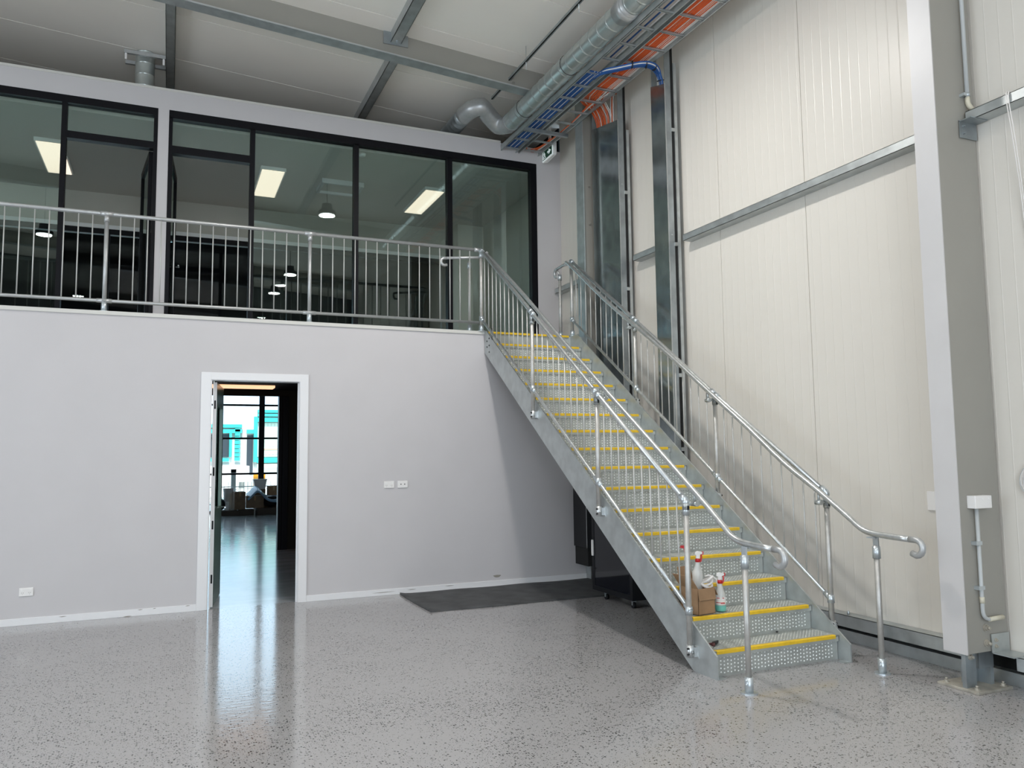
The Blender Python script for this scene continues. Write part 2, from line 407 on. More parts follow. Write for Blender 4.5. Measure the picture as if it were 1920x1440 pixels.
# ------------------------------------------------------------------ door opening
d = sroot('door_1', (-4.27, 0, 0), 'white-framed doorway in the lower wall with its door swung open', 'door')
b = MB()
b.box(-4.385, -4.285, -.014, .0, 0, 2.47); b.box(-3.365, -3.275, -.014, .0, 0, 2.47); b.box(-4.285, -3.365, -.014, 0, 2.39, 2.47)
b.build('architrave', 'paint_trim', d, bevel=.002)
b = MB(); b.box(-4.36, -4.275, .0, .125, 0, 2.45); b.box(-3.372, -3.29, .0, .125, 0, 2.45); b.box(-4.275, -3.372, .0, .125, 2.385, 2.45)
b.build('jamb', 'paint_trim', d)
b = MB(); b.box(-4.262, -4.25, .03, .045, 0, 2.38); b.box(-3.385, -3.372, .03, .045, 0, 2.38); b.build('door_stop', 'paint_trim', d)
# leaf: hinged on the left jamb, open about 80 degrees into the room
ang = math.radians(82)
LM = Matrix.Translation((-4.262, .075, 0)) @ Matrix.Rotation(ang, 4, 'Z')
leaf = MB(); T = .04
leaf.box(0, .86, -T, 0, .012, 1.02, LM); leaf.box(0, .86, -T, 0, 2.12, 2.37, LM); leaf.box(0, .12, -T, 0, 1.02, 2.12, LM); leaf.box(.74, .86, -T, 0, 1.02, 2.12, LM)
lo = leaf.build('door_leaf', 'green_door', d)
e = MB(); e.box(-.001, .0, -T, 0, .012, 2.37, LM); e.build('door_edge', 'paint_trim', lo)
g = MB(); g.box(.12, .74, -T * .6, -T * .4, 1.02, 2.12, LM); g.build('vision_panel', 'glass', lo)
for z in (.30, .86, 1.42, 2.13):
    h = MB(); h.box(-.006, .0, -T * .8, -T * .2, z - .045, z + .045, LM); h.build('hinge', 'black_frame', lo)
h = MB(); h.tube([LM @ Vector((.80, -T, 1.0)), LM @ Vector((.80, -T - .05, 1.0)), LM @ Vector((.70, -T - .05, 1.0))], .009, 8); h.build('door_handle', 'galv_tube', lo)

# ------------------------------------------------------------------ upstairs glazing
def glazing(name, label, members, panes, loc):
    w = sroot(name, loc, label, 'window')
    b = MB()
    for m_ in members: b.box(m_[0], m_[1], YW - .004, YW + .10, m_[2], m_[3])
    b.build('window_frame', 'black_frame', w)
    for p in panes:
        MB().box(p[0], p[1], YW + .045, YW + .053, p[2], p[3]).build('pane', 'glass', w)
    return w
z0, z1, z2 = ZM - .01, 5.678, 5.766
w1 = glazing('window_1', 'left black-framed glazed screen of the upstairs office with open door', [(-12, -4.893, z1, z2), (-4.937, -4.893, z0, z1), (-5.905, -5.850, z0, z1), (-8.2, -8.14, z0, z1), (-5.85, -4.937, 5.262, 5.345), (-12, -5.905, z0, z0 + .06)],
             [(-8.14, -5.905, z0 + .06, z1), (-12, -8.2, z0 + .06, z1), (-5.85, -4.937, 5.345, z1)], (-5.4, YW, ZM))
w2 = glazing('window_2', 'right black-framed glazed screen of the upstairs office with open door', [(-4.772, .132, z1 - .01, z2), (-4.772, -4.730, z0, z1), (-3.831, -3.773, z0, z1), (-2.526, -2.463, z0, z1), (-1.229, -1.159, z0, z1), (.040, .132, z0, z1), (-4.73, -3.831, 5.234, 5.328), (-3.773, .04, z0, z0 + .05)],
             [(-4.73, -3.831, 5.328, z1), (-3.773, -2.526, z0 + .05, z1), (-2.463, -1.229, z0 + .05, z1), (-1.159, .04, z0 + .05, z1)], (-2.3, YW, ZM))
def office_leaf(parent, x, ang, w, sgn, handle_z):
    m = Matrix.Translation((x, YW + .09, 0)) @ Matrix.Rotation(ang, 4, 'Z')
    b = MB(); b.box(0, .055, 0, .045, ZM + .01, 5.25, m); b.box(w - .055, w, 0, .045, ZM + .01, 5.25, m); b.box(.055, w - .055, 0, .045, 5.17, 5.25, m); b.box(.055, w - .055, 0, .045, ZM + .01, ZM + .12, m)
    o = b.build('door_leaf', 'black_frame', parent)
    MB().box(.055, w - .055, .018, .026, ZM + .12, 5.17, m).build('door_glass', 'glass', o)
    h = MB(); h.tube([m @ Vector((w - .03, -.01, handle_z)), m @ Vector((w - .03, -.05, handle_z)), m @ Vector((w - .13, -.05, handle_z))], .009, 8); h.build('door_handle', 'galv_tube', o)
office_leaf(w1, -4.94, math.radians(97), .9, 1, 4.05)
office_leaf(w2, -4.725, math.radians(86), .88, 1, 4.05)

# ================================================================== STRUCTURAL STEEL
def bolt(b, p, axis, r=.016, h=.016):
    a = {'x': Vector((1, 0, 0)), 'y': Vector((0, 1, 0)), 'z': Vector((0, 0, 1)), '-y': Vector((0, -1, 0)), '-x': Vector((-1, 0, 0))}[axis]; p = Vector(p)
    b.tube([p, p + a * h * .3], r * 1.35, 12, flat=True); b.tube([p + a * h * .3, p + a * h], r, 6, flat=True); b.tube([p + a * h, p + a * h * 1.8], r * .55, 8)

def bolts(parent, m, lst, name='bolt'):
    for a in lst:
        b = MB(); bolt(b, *a); b.build(name, m, parent)
col = thing('steel_column', (.28, -5.18, 0), 'light grey boxed steel column standing on a base plate at right of the stairs', 'column')
b = MB(); b.box(.108, .50, -5.262, -5.10, .24, zc(.1) + .02); b.build('column_casing', 'steel_paint', col)  # column sides: light and shade put into the flange and casing colours
b = MB(); b.box(.100, .1085, -5.268, -5.094, .236, zc(.1) + .02); b.build('column_flange', 'steel_paint_light', col)
b = MB(); b.box(.1085, .1125, -5.2635, -5.2615, .24, 6.4); b.build('edge_seam', 'dark_hole', col)
b = MB(); b.box(.10, .43, -5.33, -5.03, 0.0, .018); b.build('base_plate', 'dirty_steel', col, bevel=.003)
b = MB(); b.box(.12, .215, -5.235, -5.205, .018, .25); b.prism([(.12, .25), (.215, .25), (.215, .275), (.19, .30), (.145, .30), (.12, .275)], 'y', -5.235, -5.205)
b.box(.24, .38, -5.24, -5.13, .13, .24); b.box(.345, .375, -5.24, -5.12, .018, .13); b.box(.22, .345, -5.15, -5.12, .018, .13)
b.build('base_cleat', 'galv_dark', col)
bolts(col, 'dirty_steel', [((.29, -5.262, .395), '-y', .018, .02), ((.29, -5.262, .296), '-y', .018, .02), ((.165, -5.235, .215), '-y', .016, .015)])
bolts(col, 'dirty_steel', [((x, y, .018), 'z', .015, .016) for x, y in ((.14, -5.29), (.39, -5.29), (.14, -5.07), (.39, -5.07))], 'anchor_bolt')

col = thing('steel_column', (.3, -.03, 0), 'grey steel column at the head of the stairs next to the office front', 'column')
b = MB(); b.box(.172, .184, -.125, .065, 0, zc(.17)); b.build('column_flange', 'galv', col)
b = MB(); b.box(.184, .44, -.05, -.04, 0, zc(.3)); b.box(.44, .45, -.125, .065, 0, zc(.4)); b.build('column_web', 'steel_paint', col)
bolts(col, 'steel_paint', [((.30, -.05, z), '-y', .016, .016) for z in (5.05, 4.55, 3.75)])

def girt(name, x0, y0, y1, za, zb, label, cat='rail', cleat=None):
    g = thing(name, (x0, (y0 + y1) / 2, za), label, cat, None)
    t = .004
    b = MB(); b.box(x0, x0 + t, y0, y1, za, zb); b.box(x0, XR - .004, y0, y1, za, za + t); b.box(x0, XR - .004, y0, y1, zb - t, zb)
    b.build('channel', 'galv', g)
    return g
GX = .3975
g = girt('wall_girt', GX, -5.09, -1.93, 3.855, 3.925, 'long galvanised wall rail between the light grey column and the right cable riser')
girt('wall_girt', GX, -1.50, -.92, 3.865, 3.935, 'short galvanised wall rail between the two cable risers')
girt('wall_girt', GX, .10, 1.19, 3.87, 3.94, 'short dark galvanised wall rail end beside the upstairs glazing')
g = girt('wall_girt', GX - .01, -9.0, -5.28, 3.855, 3.925, 'galvanised wall rail at the right picture edge, bolted to the column')
b = MB(); b.box(.33, .50, -5.275, -5.268, 3.735, 3.86); b.box(.33, .50, -5.36, -5.268, 3.848, 3.855); b.build('cleat', 'galv_dark', g)
bolts(g, 'galv_dark', [((.365, -5.275, z), '-y', .010, .010) for z in (3.82, 3.77)])
g = girt('floor_girt', GX, -5.09, -.92, .135, .235, 'low galvanised wall rail running along the floor behind the stairs')
b = MB(); b.tube([(GX + .05, -3.95, .235), (GX + .05, -3.95, .262)], .010, 6); b.build('bolt', 'fitting', g)
g = girt('floor_girt', GX - .02, -9.0, -5.40, .135, .225, 'low galvanised wall rail at the right picture edge beside the column base')
b = MB(); b.box(.33, .50, -5.275, -5.268, .225, .35); b.box(.33, .50, -5.42, -5.268, .225, .232); b.build('cleat', 'galv', g)
bolts(g, 'dirty_steel', [((.365, -5.275, z), '-y', .010, .010) for z in (.31, .27)])

# rafters (I sections, in the plane of the columns)
def rafter(yc, label, xr=.1):
    r = thing('steel_rafter', (-4, yc, 6.4), label, 'rafter')
    x0, x1 = -13.9, xr
    def sl(za, zb, y0, y1):
        return MB().prism([(x0, zc(x0) + za), (x1, zc(x1) + za), (x1, zc(x1) + zb), (x0, zc(x0) + zb)], 'y', y0, y1)
    sl(-.30, -.0, yc - .006, yc + .006).build('web', 'steel_paint', r)
    sl(-.312, -.30, yc - .085, yc + .085).build('bottom_flange', 'galv', r)
    sl(-.27, -.262, yc - .03, yc - .006).build('web_ledge', 'steel_paint_light', r)
    return r
r = rafter(-.03, 'sloping steel roof beam crossing above the mezzanine front')
bolts(r, 'steel_paint', [((-.76, -.036, zc(-.76) + z), '-y', .018, .018) for z in (-.10, -.22)])
rafter(-5.18, 'next steel roof beam overhead towards the viewer'); rafter(-10.35, 'third steel roof beam behind the viewer')

def purlin(x, y0, y1, dz, label, w=.13, cleat=True):
    p = thing('roof_purlin', (x, (y0 + y1) / 2, zc(x) - dz), label, 'purlin')
    zt, zb = zc(x) + .005, zc(x) - dz
    b = MB(); t = .006
    b.box(x - w / 2, x + w / 2, y0, y1, zb, zb + t); b.box(x - w / 2, x - w / 2 + t, y0, y1, zb, zt); b.box(x + w / 2 - t, x + w / 2, y0, y1, zb, zt)
    b.build('channel', 'galv', p)
    if cleat:
        b = MB(); b.box(x - .15, x + .15, y1 - .004, y1 + .004, zb - .03, zt); b.build('end_cleat', 'galv_dark', p)
        b = MB(); bolt(b, (x, y1 - .05, zb), 'z', .012, -.012); b.build('bolt', 'fitting', p)
purlin(-2.30, -5.1, -.05, .12, 'galvanised roof purlin ending at a cleat on the near face of the roof beam')
purlin(-2.21, .01, 4.55, .13, 'galvanised roof purlin beyond the roof beam, above the glazing middle', .11, False)
purlin(-4.78, .01, 4.55, .12, 'galvanised roof purlin at upper left beside the short vent duct', .11, False)
purlin(-4.85, -5.1, -.05, .12, 'galvanised roof purlin just above the top left picture edge')

# ================================================================== STAIRCASE
RISE, GO = .18, .2651
def ynose(k): return -.04 - (17 - k) * GO
st = thing('staircase', (-.58, -2.2, 0), 'galvanised steel staircase with yellow step edges climbing to the mezzanine', 'staircase')
def stringer(x0, x1, a, c_top, s_top, c_bot, foot, knee, s_bot=.69):
    yb = -c_bot / s_bot
    poly = [(yb, 0), (foot, 0), (foot, knee)]
    poly += [((knee - c_top) / s_top if False else foot + .0, knee)]
    ytop = (3.06 - c_top) / s_top
    poly = [(yb, 0), (foot, 0), (foot, c_top + s_top * foot)]
    if ytop < -.01: poly += [(ytop, 3.06), (-.016, 3.06)]
    else: poly += [(-.016, c_top - .011)]
    poly += [(-.016, c_bot - .01)]
    return MB().prism(poly, 'x', x0, x1)
s = stringer(-1.178, -1.166, 0, 3.11, .68, 2.81, -4.34, .15).build('stringer', 'galv', st)
s2 = stringer(0.0, .012, 0, 3.205, .70, 2.80, -4.39, .17).build('stringer', 'galv', st)
for y, z in ((-.10, 2.93), (-.17, 2.955), (-.17, 2.87), (-.10, 2.86), (-.17, 2.79)):
    b = MB(); b.tube([(-1.1785, y, z), (-1.183, y, z)], .009, 8, flat=True); b.build('bolt', 'dark_hole', s)
b = MB(); b.box(-1.166, -1.10, -4.34, -4.27, 0, .006); b.build('foot_plate', 'galv', st)
b = MB(); b.box(-.066, 0, -4.39, -4.32, 0, .006); b.build('foot_plate', 'galv', st)
XL0, XR0 = -1.162, -.004
def dome(b, x, y, z, n, r=.0066, h=.0045):
    n = Vector(n); a = Vector((1, 0, 0)); c = n.cross(a); P = Vector((x, y, z))
    vs = [P + (a * math.cos(t * PI / 3) + c * math.sin(t * PI / 3)) * r for t in range(6)] + [P + n * h]
    b.add(vs, [(i, (i + 1) % 6, 6) for i in range(6)])
# one tread, reused
k = 1; y0 = ynose(1); zt = RISE
def tread_meshes(y0, zt, full=True):
    b = MB(); b.box(XL0, XR0, y0 + .028, y0 + .30, zt - .006, zt - .002); b.box(XL0, XL0 + .004, y0 + .03, y0 + .28, zt - .05, zt); b.box(XR0 - .004, XR0, y0 + .03, y0 + .28, zt - .05, zt)
    b.box(XL0, XR0, y0 + .0, y0 + .03, zt - .010, zt - .002)
    b.box(XL0, XR0, y0, y0 + .003, zt - .045, zt - .002)
    n = MB()
    n.prism([(y0 - .004, zt - .023), (y0 - .004, zt - .002), (y0 + .002, zt + .003), (y0 + .032, zt + .001), (y0 + .032, zt - .002), (y0, zt - .003), (y0, zt - .023)], 'x', XL0 + .03, XR0 - .03)
    ri = MB(); ri.box(XL0, XR0, y0 + .016, y0 + .020, zt - RISE - .004, zt - .012)
    dt = MB()
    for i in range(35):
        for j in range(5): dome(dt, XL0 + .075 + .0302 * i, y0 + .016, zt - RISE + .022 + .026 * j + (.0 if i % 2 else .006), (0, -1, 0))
    tt = MB()
    for i in range(36):
        for j in range(7): dome(tt, XL0 + .06 + .0302 * i, y0 + .068 + .030 * j, zt - .002, (0, 0, 1), .0062, .0042)
    return b, n, ri, dt, tt
b, n, ri, dt, tt = tread_meshes(y0, zt)
tr = b.build('tread', 'tread_steel', st); no = n.build('yellow_nosing', 'yellow', tr); r1 = ri.build('riser', 'tread_steel', st)
d1 = dt.build('riser_dimples', 'dimple_glint', r1); t1 = tt.build('tread_dimples', 'tread_steel', tr)
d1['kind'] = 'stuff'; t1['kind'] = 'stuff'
def cp(o, parent, loc=(0, 0, 0)):
    c = o.copy(); C.objects.link(c); c.parent = parent; c.location = loc; return c
for k in range(2, 17):
    dlt = (0, (k - 1) * GO, (k - 1) * RISE)
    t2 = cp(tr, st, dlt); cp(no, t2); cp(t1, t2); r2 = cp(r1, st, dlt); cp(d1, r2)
dlt = (0, 16 * GO, 16 * RISE)
r2 = cp(r1, st, dlt)
nn = cp(no, r2)
# debris cap on first tread handled later

# ================================================================== RAILINGS
RT = .021
def seg_bal(p0, p1, q0, q1, n):      # baluster end points between two posts (top line p, bottom line q)
    out = []
    for i in range(1, n + 1):
        t = i / (n + 1); out.append((Vector(p0).lerp(Vector(p1), t), Vector(q0).lerp(Vector(q1), t)))
    return out
def stair_rail(name, loc, label, xg, tops, bots, postbase, xh, hand, side, floorpost, ntop, xs):
    R = thing(name, loc, label, 'railing')
    T = [(xg, y, z) for y, z in tops]; Bt = [(xg, y, z) for y, z in bots]
    b = MB(); b.tube(T, RT, 14); b.build('top_rail', 'galv_tube', R)
    b = MB(); b.tube(Bt, .0165, 12); b.build('bottom_rail', 'galv_tube', R)
    for (y, z), (yb, zb), pb in zip(tops, bots, postbase):
        b = MB(); b.tube([(xg, y, pb), (xg, y, z - .01)], RT, 14); po = b.build('post', 'post_steel', R)
        f = MB(); f.tube([(xg, y, z - .10), (xg, y, z - .03)], RT + .006, 14); f.ball((xg, y, z - .004), RT + .008, 14, 8)
        dy, dz = .055, .055 * .69
        if y < -.3: f.tube([(xg, y, z), (xg, y + dy, z + dz)], RT + .006, 14)
        if y > -4.0: f.tube([(xg, y, z), (xg, y - dy, z - dz)], RT + .006, 14)
        f.build('top_fitting', 'fitting', po)
        f = MB(); f.tube([(xg, y, zb - .03), (xg, y, zb + .03)], RT + .006, 14)
        if y < -.3: f.tube([(xg, yb, zb), (xg, yb + dy, zb + dz)], .0225, 12)
        if y > -4.0: f.tube([(xg, yb, zb), (xg, yb - dy, zb - dz)], .0225, 12)
        f.build('bottom_fitting', 'fitting', po)
        if y < -.3:       # side bracket bolted to the stringer
            g = MB(); g.tube([(xg, y, pb), (xg, y, pb + .085)], RT + .007, 14)
            sx = xs
            g.box(min(xg, sx), max(xg, sx), y - .05, y + .012, pb + .01, pb + .075); g.box(min(sx, sx - side * .006), max(sx, sx - side * .006), y - .062, y + .02, pb, pb + .085)
            g.tube([(xg - side * .005, y - .062 + .03, pb + .04), (xg - side * .012, y - .062 + .03, pb + .04)], .012, 10); g.build('stringer_bracket', 'galv_tube', po)
            for zz in (pb + .022, pb + .063):
                g = MB(); g.tube([(xg - side * .02, y - .012, zz), (xg - side * .034, y - .018, zz)], .008, 8); g.build('bolt', 'dark_hole', po)
        else:
            g = MB(); g.tube([(xg, y, pb), (xg, y, pb + .07)], RT + .008, 14); g.tube([(xg, y, pb), (xg, y, pb + .006)], .05, 14, flat=True); g.build('base_flange', 'fitting', po)
    for i in range(3):
        (ya, za), (yb_, zb_) = tops[i], tops[i + 1]
        n = round(abs(ya - yb_) / .1215) - 1
        for a, c in seg_bal(T[i], T[i + 1], Bt[i], Bt[i + 1], n):
            b = MB(); b.tube([c, a], .0063, 8); b.build('baluster', 'baluster_steel', R)
    # handrail
    H = smooth([(xh, y, z) for y, z in hand[:-4]], 3)
    b = MB(); b.tube(H, RT, 14); b.build('handrail', 'galv_tube', R)
    # hooked lower end
    y, z = hand[-5]; r = .052
    hk = [(xh, y, z)] + [(xh, y - .05 - r * math.sin(t), z - r + r * math.cos(t)) for t in [PI * i / 8 for i in range(0, 9)]]
    hk += [(xh, y - .05 + .035, z - 2 * r + .012)]
    b = MB(); b.tube(hk, RT + .0006, 14); b.build('hooked_end', 'tube_grey', R)
    # handrail posts on the floor
    fx, fy = floorpost
    hz = hand[-6][1]
    b = MB(); b.tube([(fx, fy, .02), (fx, fy, .89)], .020, 14); po = b.build('floor_post', 'post_steel', R)
    g = MB(); g.tube([(fx, fy, 0), (fx, fy, .008)], .055, 18, flat=True); g.tube([(fx, fy, .004), (fx, fy, .105)], .028, 14)
    g.ball((fx - .028, fy - .01, .06), .008, 8, 6); g.ball((fx - .028, fy - .01, .085), .008, 8, 6); g.build('base_flange', 'fitting', po)
    g = MB(); g.tube([(fx, fy, .80), (fx, fy, .885)], .028, 14); g.box(fx - .006, fx + .006, fy - .022, fy + .022, .87, hz - .015); g.box(xh - .02, xh + .02, fy - .02, fy + .055, hz - .028, hz - .018)
    g.build('swivel_clamp', 'fitting', po)
    # brackets from guard posts to handrail
    for (y, z) in tops[1:]:
        zh = None
        for (ya, za), (yb_, zb_) in zip(hand[:-6], hand[1:-5]):
            if yb_ <= y <= ya: zh = za + (zb_ - za) * (y - ya) / (yb_ - ya)
        if zh is None: continue
        b = MB(); b.tube([(xg, y, zh - .10), (xh, y, zh - .07)], .012, 8); b.tube([(xh, y, zh - .075), (xh, y, zh - .01)], .010, 8); b.tube([(xg, y, zh - .13), (xg, y, zh - .075)], RT + .006, 14)
        b.tube([(xh, y + .03, zh - .09), (xh, y - .03, zh - .09)], .018, 10)
        b.build('handrail_bracket', 'galv', R)
    return R
handL = [(0.02, 4.035), (-.2, 3.90), (-.61, 3.63), (-1.13, 3.285), (-2.14, 2.59), (-2.77, 2.16), (-3.37, 1.76), (-4.0, 1.335), (-4.27, 1.15), (-4.42, 1.04), (-4.50, .985), (-4.63, .958), (-4.89, .948), (0, 0), (0, 0), (0, 0), (0, 0)]
RL = stair_rail('stair_railing', (-1.21, -2.05, 0), 'left galvanised tube railing of the stairs, on the open side', -1.21,
    [(0.0, 4.075), (-1.46, 3.05), (-2.80, 2.10), (-4.08, 1.212)], [(0.0, 3.22), (-1.46, 2.245), (-2.80, 1.32), (-4.10, .43)], [ZM, 1.93, 1.02, .105],
    -1.13, handL, 1, (-1.172, -4.661), 11, -1.178)
handR = [(.0, 4.0), (-.11, 3.965), (-.95, 3.371), (-1.61, 2.95), (-2.23, 2.557), (-2.87, 2.125), (-3.38, 1.783), (-3.82, 1.47), (-4.16, 1.27), (-4.45, 1.088), (-4.57, 1.008), (-4.66, .978), (-4.79, .968), (-4.99, .962), (0, 0), (0, 0), (0, 0), (0, 0)]
RR = stair_rail('stair_railing', (.04, -2.1, 0), 'right galvanised tube railing of the stairs, next to the cream wall', .04,
    [(0.0, 4.045), (-1.475, 3.045), (-2.845, 2.11), (-4.18, 1.24)], [(0.0, 3.28), (-1.475, 2.28), (-2.845, 1.335), (-4.18, .43)], [ZM, 2.08, 1.10, .18],
    -.04, handR, -1, (-.028, -4.698), 11, .012)
# top returns of the handrails on the walkway
b = MB(); b.tube(rnd([(-1.13, 0.0, 4.05), (-1.13, .10, 4.02), (-1.20, .12, 4.01), (-1.64, .12, 3.965)], .04), RT * .85, 12); b.build('handrail_return', 'tube_grey', RL)
b = MB(); b.tube([(-1.62, .12, 3.965)] + [(-1.64 - .045 * math.sin(t), .12, 3.92 + .045 * math.cos(t)) for t in [PI * i / 8 for i in range(9)]] + [(-1.61, .12, 3.885)], RT * .9, 12); b.build('hooked_end', 'tube_grey', RL)
b = MB(); b.tube([(-1.32, .12, ZM - .008), (-1.32, .12, 3.95)], .017, 12); po = b.build('walkway_post', 'post_steel', RL)
b = MB(); b.tube([(-1.32, .12, ZM - .008), (-1.32, .12, ZM + .09)], .025, 12); b.build('base_flange', 'fitting', po); b = MB(); b.tube([(-1.32, .12, 3.86), (-1.32, .12, 3.93)], .024, 12); b.build('top_fitting', 'fitting', po)
b = MB(); b.tube(rnd([(-.04, -.02, 3.985), (-.04, .05, 4.0), (-.04, .26, 3.985)], .04), RT * .9, 12); b.build('handrail_return', 'tube_grey', RR)
b = MB(); b.tube([(-.04, .25, 3.985)] + [(-.04, .27 + .05 * math.sin(t), 3.935 + .05 * math.cos(t)) for t in [PI * i / 8 for i in range(9)]] + [(-.04, .24, 3.885)], RT * .95, 12); b.build('hooked_end', 'tube_grey', RR)
b = MB(); b.tube([(0, .25, ZM - .008), (0, .25, 3.90)], .019, 12); b.tube([(0, .25, 3.9), (-.03, .25, 3.965)], .012, 8); po = b.build('walkway_post', 'post_steel', RR)
b = MB(); b.tube([(0, .25, ZM - .008), (0, .25, ZM + .09)], .027, 12); b.build('base_flange', 'fitting', po); b = MB(); b.tube([(0, .25, 3.84), (0, .25, 3.91)], .027, 12); b.build('top_fitting', 'fitting', po)

BR = thing('balcony_railing', (-5.3, .05, ZM), 'galvanised tube railing along the mezzanine edge', 'railing')
xs = [-1.21 - 2.057 * i for i in range(5)]
yb = .05; zt_, zb_ = 4.085, 3.178
b = MB(); b.tube([(-9.6, yb, zt_), (-1.21, yb, zt_)], .021, 14); b.build('top_rail', 'tube_grey', BR)
b = MB(); b.tube([(-9.6, yb, zb_), (-1.21, yb, zb_)], .0175, 14); b.build('bottom_rail', 'tube_grey', BR)
for i, x in enumerate(xs):
    if i:
        b = MB(); b.tube([(x, yb, ZM), (x, yb, zt_)], .0205, 14); po = b.build('post', 'tube_grey', BR)
        f = MB(); f.tube([(x, yb, zt_ - .085), (x, yb, zt_ - .02)], .026, 14); f.tube([(x - .06, yb, zt_), (x + .06, yb, zt_)], .026, 14); f.build('top_fitting', 'tube_grey', po); f = MB(); f.tube([(x - .07, yb, zb_), (x + .07, yb, zb_)], .0225, 14); f.build('bottom_fitting', 'tube_grey', po)
        f = MB(); f.tube([(x, yb, ZM - .008), (x, yb, zb_)], .027, 14); f.tube([(x, yb, ZM - .002), (x, yb, ZM + .006)], .05, 14, flat=True); f.build('base_flange', 'fitting', po)
    else:
        f = MB(); f.ball((x, yb, zt_), .027, 14, 8); f.tube([(x - .07, yb, zt_), (x, yb, zt_)], .026, 14); f.tube([(x, yb, zt_), (x, 0, zt_ - .02)], .026, 14); f.build('corner_elbow', 'tube_grey', BR)
    for j in range(1, 16):
        xx = x - 2.057 * j / 16
        if xx < -6.6 or i == 4: continue
        b = MB(); b.tube([(xx, yb, zb_), (xx, yb, zt_)], .0063, 8); b.build('baluster', 'baluster_steel', BR)

# ================================================================== CABLE RISERS (covered vertical ladders on the wall)
def riser(y0, y1, ztop0, ztop1, label, zlow, gap_z):
    R = thing('cable_riser', (.31, (y0 + y1) / 2, 0), label, 'cable riser')
    # front cover with a slanted top (top edge from (y1,ztop1) to (y0,ztop0))
    b = MB(); b.prism([(y0, zlow), (y1, zlow), (y1, ztop1), (y0, ztop0)], 'x', .303, .3045); b.build('cover_sheet', 'galv_sheet', R)
    b = MB(); b.box(.302, .31, y0 - .004, y0 + .004, zlow, ztop0 + .01); b.build('cover_edge', 'galv_tube', R)
    b = MB(); b.box(.31, .385, y0 + .002, y0 + .008, zlow, 6.15); b.build('side_rail', 'galv_dark', R)
    b = MB(); b.box(.31, .385, y1 - .008, y1 - .002, zlow, 6.15); b.build('side_rail', 'galv_dark', R)
    b = MB(); b.box(.418, .455, y0 - .012, y0 + .03, zlow, 5.55 if y0 > -1 else 5.93); b.build('wall_strut', 'galv', R)
    b = MB(); b.box(.386, .417, y0 + .0, y0 + .03, zlow, 6.14); b.build('slot', 'void', R)
    for z in gap_z:
        b = MB(); b.box(.378, .43, y0 - .014, y0 + .01, z - .02, z + .02); b.build('strut_bracket', 'galv', R)
    bolts(R, 'galv', [((.35, y0 + .002, z + .1), '-y', .008, .008) for z in gap_z])
riser(-.79, -.14, 5.66, 5.78, 'shiny galvanised cable cover on the wall nearest the upstairs glazing', .3, (4.75, 3.55, 2.4))
riser(-1.80, -1.53, 5.67, 5.75, 'narrower galvanised cable cover on the wall, right of the wider one', .3, (5.15, 3.85, 2.4, 1.6))

# ================================================================== CABLE TRAYS (two ladders side by side)
def ladder(x0, x1, ya, ybk, z, ys, label):
    L = thing('cable_ladder', ((x0 + x1) / 2, (ya + ybk) / 2, z), label, 'cable tray')
    for x, s_ in ((x0, 1), (x1, -1)):
        b = MB(); b.box(x, x + s_ * .004, ya, ybk, z, z + .085); b.box(x, x + s_ * .018, ya, ybk, z, z + .004); b.box(x, x + s_ * .018, ya, ybk, z + .081, z + .085)
        b.build('side_rail', 'galv', L)
    for y in ys:
        b = MB(); b.box(x0 + .004, x1 - .004, y - .016, y - .006, z + .012, z + .030); b.box(x0 + .004, x1 - .004, y + .006, y + .016, z + .012, z + .030); b.box(x0 + .004, x1 - .004, y - .016, y + .016, z + .028, z + .031)
        b.build('rung', 'galv', L)
    return L
ZT = 5.885
rys = [-.647 + .345 * i for i in range(-13, 6)]
ladder(-.155, .165, -5.0, 1.19, ZT, [y for y in rys if -5 < y < 1.18], 'right-hand cable ladder overhead, carrying orange and white cables')
ladder(-.43, -.19, -5.0, 1.19, ZT, [y + .02 for y in rys if -5 < y < 1.16], 'left-hand cable ladder overhead, next to the round duct')
sup = MB(); sup.box(-.45, .19, .30, .345, ZT - .045, ZT - .003); so = sup.build('support_strut', 'galv_dark'); tag(so, 'dark galvanised strut crossing under both cable ladders', 'bracket')

def cable(pts, r, m, label, group, cat='cable', n=4):
    b = MB(); b.tube(smooth(pts, n), r, 6)
    return tag(b.build('cable', m), label, cat, group)
# orange/white bundle on the right ladder, most turn down into the wide riser
random.seed(3)
def strand(x, yend, wav=.004, z=ZT + .040):
    ys = []; y = -4.9
    pts = []
    while y < yend: pts.append((x + random.uniform(-wav, wav), y, z + random.uniform(-.001, .003))); y += .33
    return pts
N = 26
for i in range(N):
    x = -.135 + i * .0108
    white = i in (3, 8, 17, 19, 21, 23, 24, 25)
    m_ = 'white_cable' if white else 'orange_cable'
    w_ = 'white' if white else 'orange'
    if i % 3 == 0 and i > 9:     # runs on to the office
        pts = strand(x, -.75) + [(.06 + x * .3, -.45, ZT + .04), (.105 + x * .12, .0, ZT + .04), (.11 + x * .15, .5, ZT + .04), (.08 + x * .35, .9, ZT + .04), (.05 + x * .5, 1.19, ZT + .05)]
        cable(pts, .0052, m_, w_ + ' cable running along the right ladder as far as the office wall', 'through cables on the right ladder, ' + w_)
    else:
        t = i / N
        ye = -.30 - t * .35
        pts = strand(x, ye - .55) + [(x + .01, ye - .32, ZT + .045), (.12 + t * .05, ye - .08, ZT + .06), (.25 + .01 * t, ye + .03, ZT + .05), (.325 + .02 * (i % 2), ye + .06, ZT - .06), (.34 + .02 * (i % 2), ye + .065, ZT - .25), (.34 + .02 * (i % 2), ye + .065, ZT - .6)]
        cable(pts, .0053, m_, w_ + ' cable along the right ladder, bending down into the wide wall cover', w_ + ' cables dropping into the wide cover')
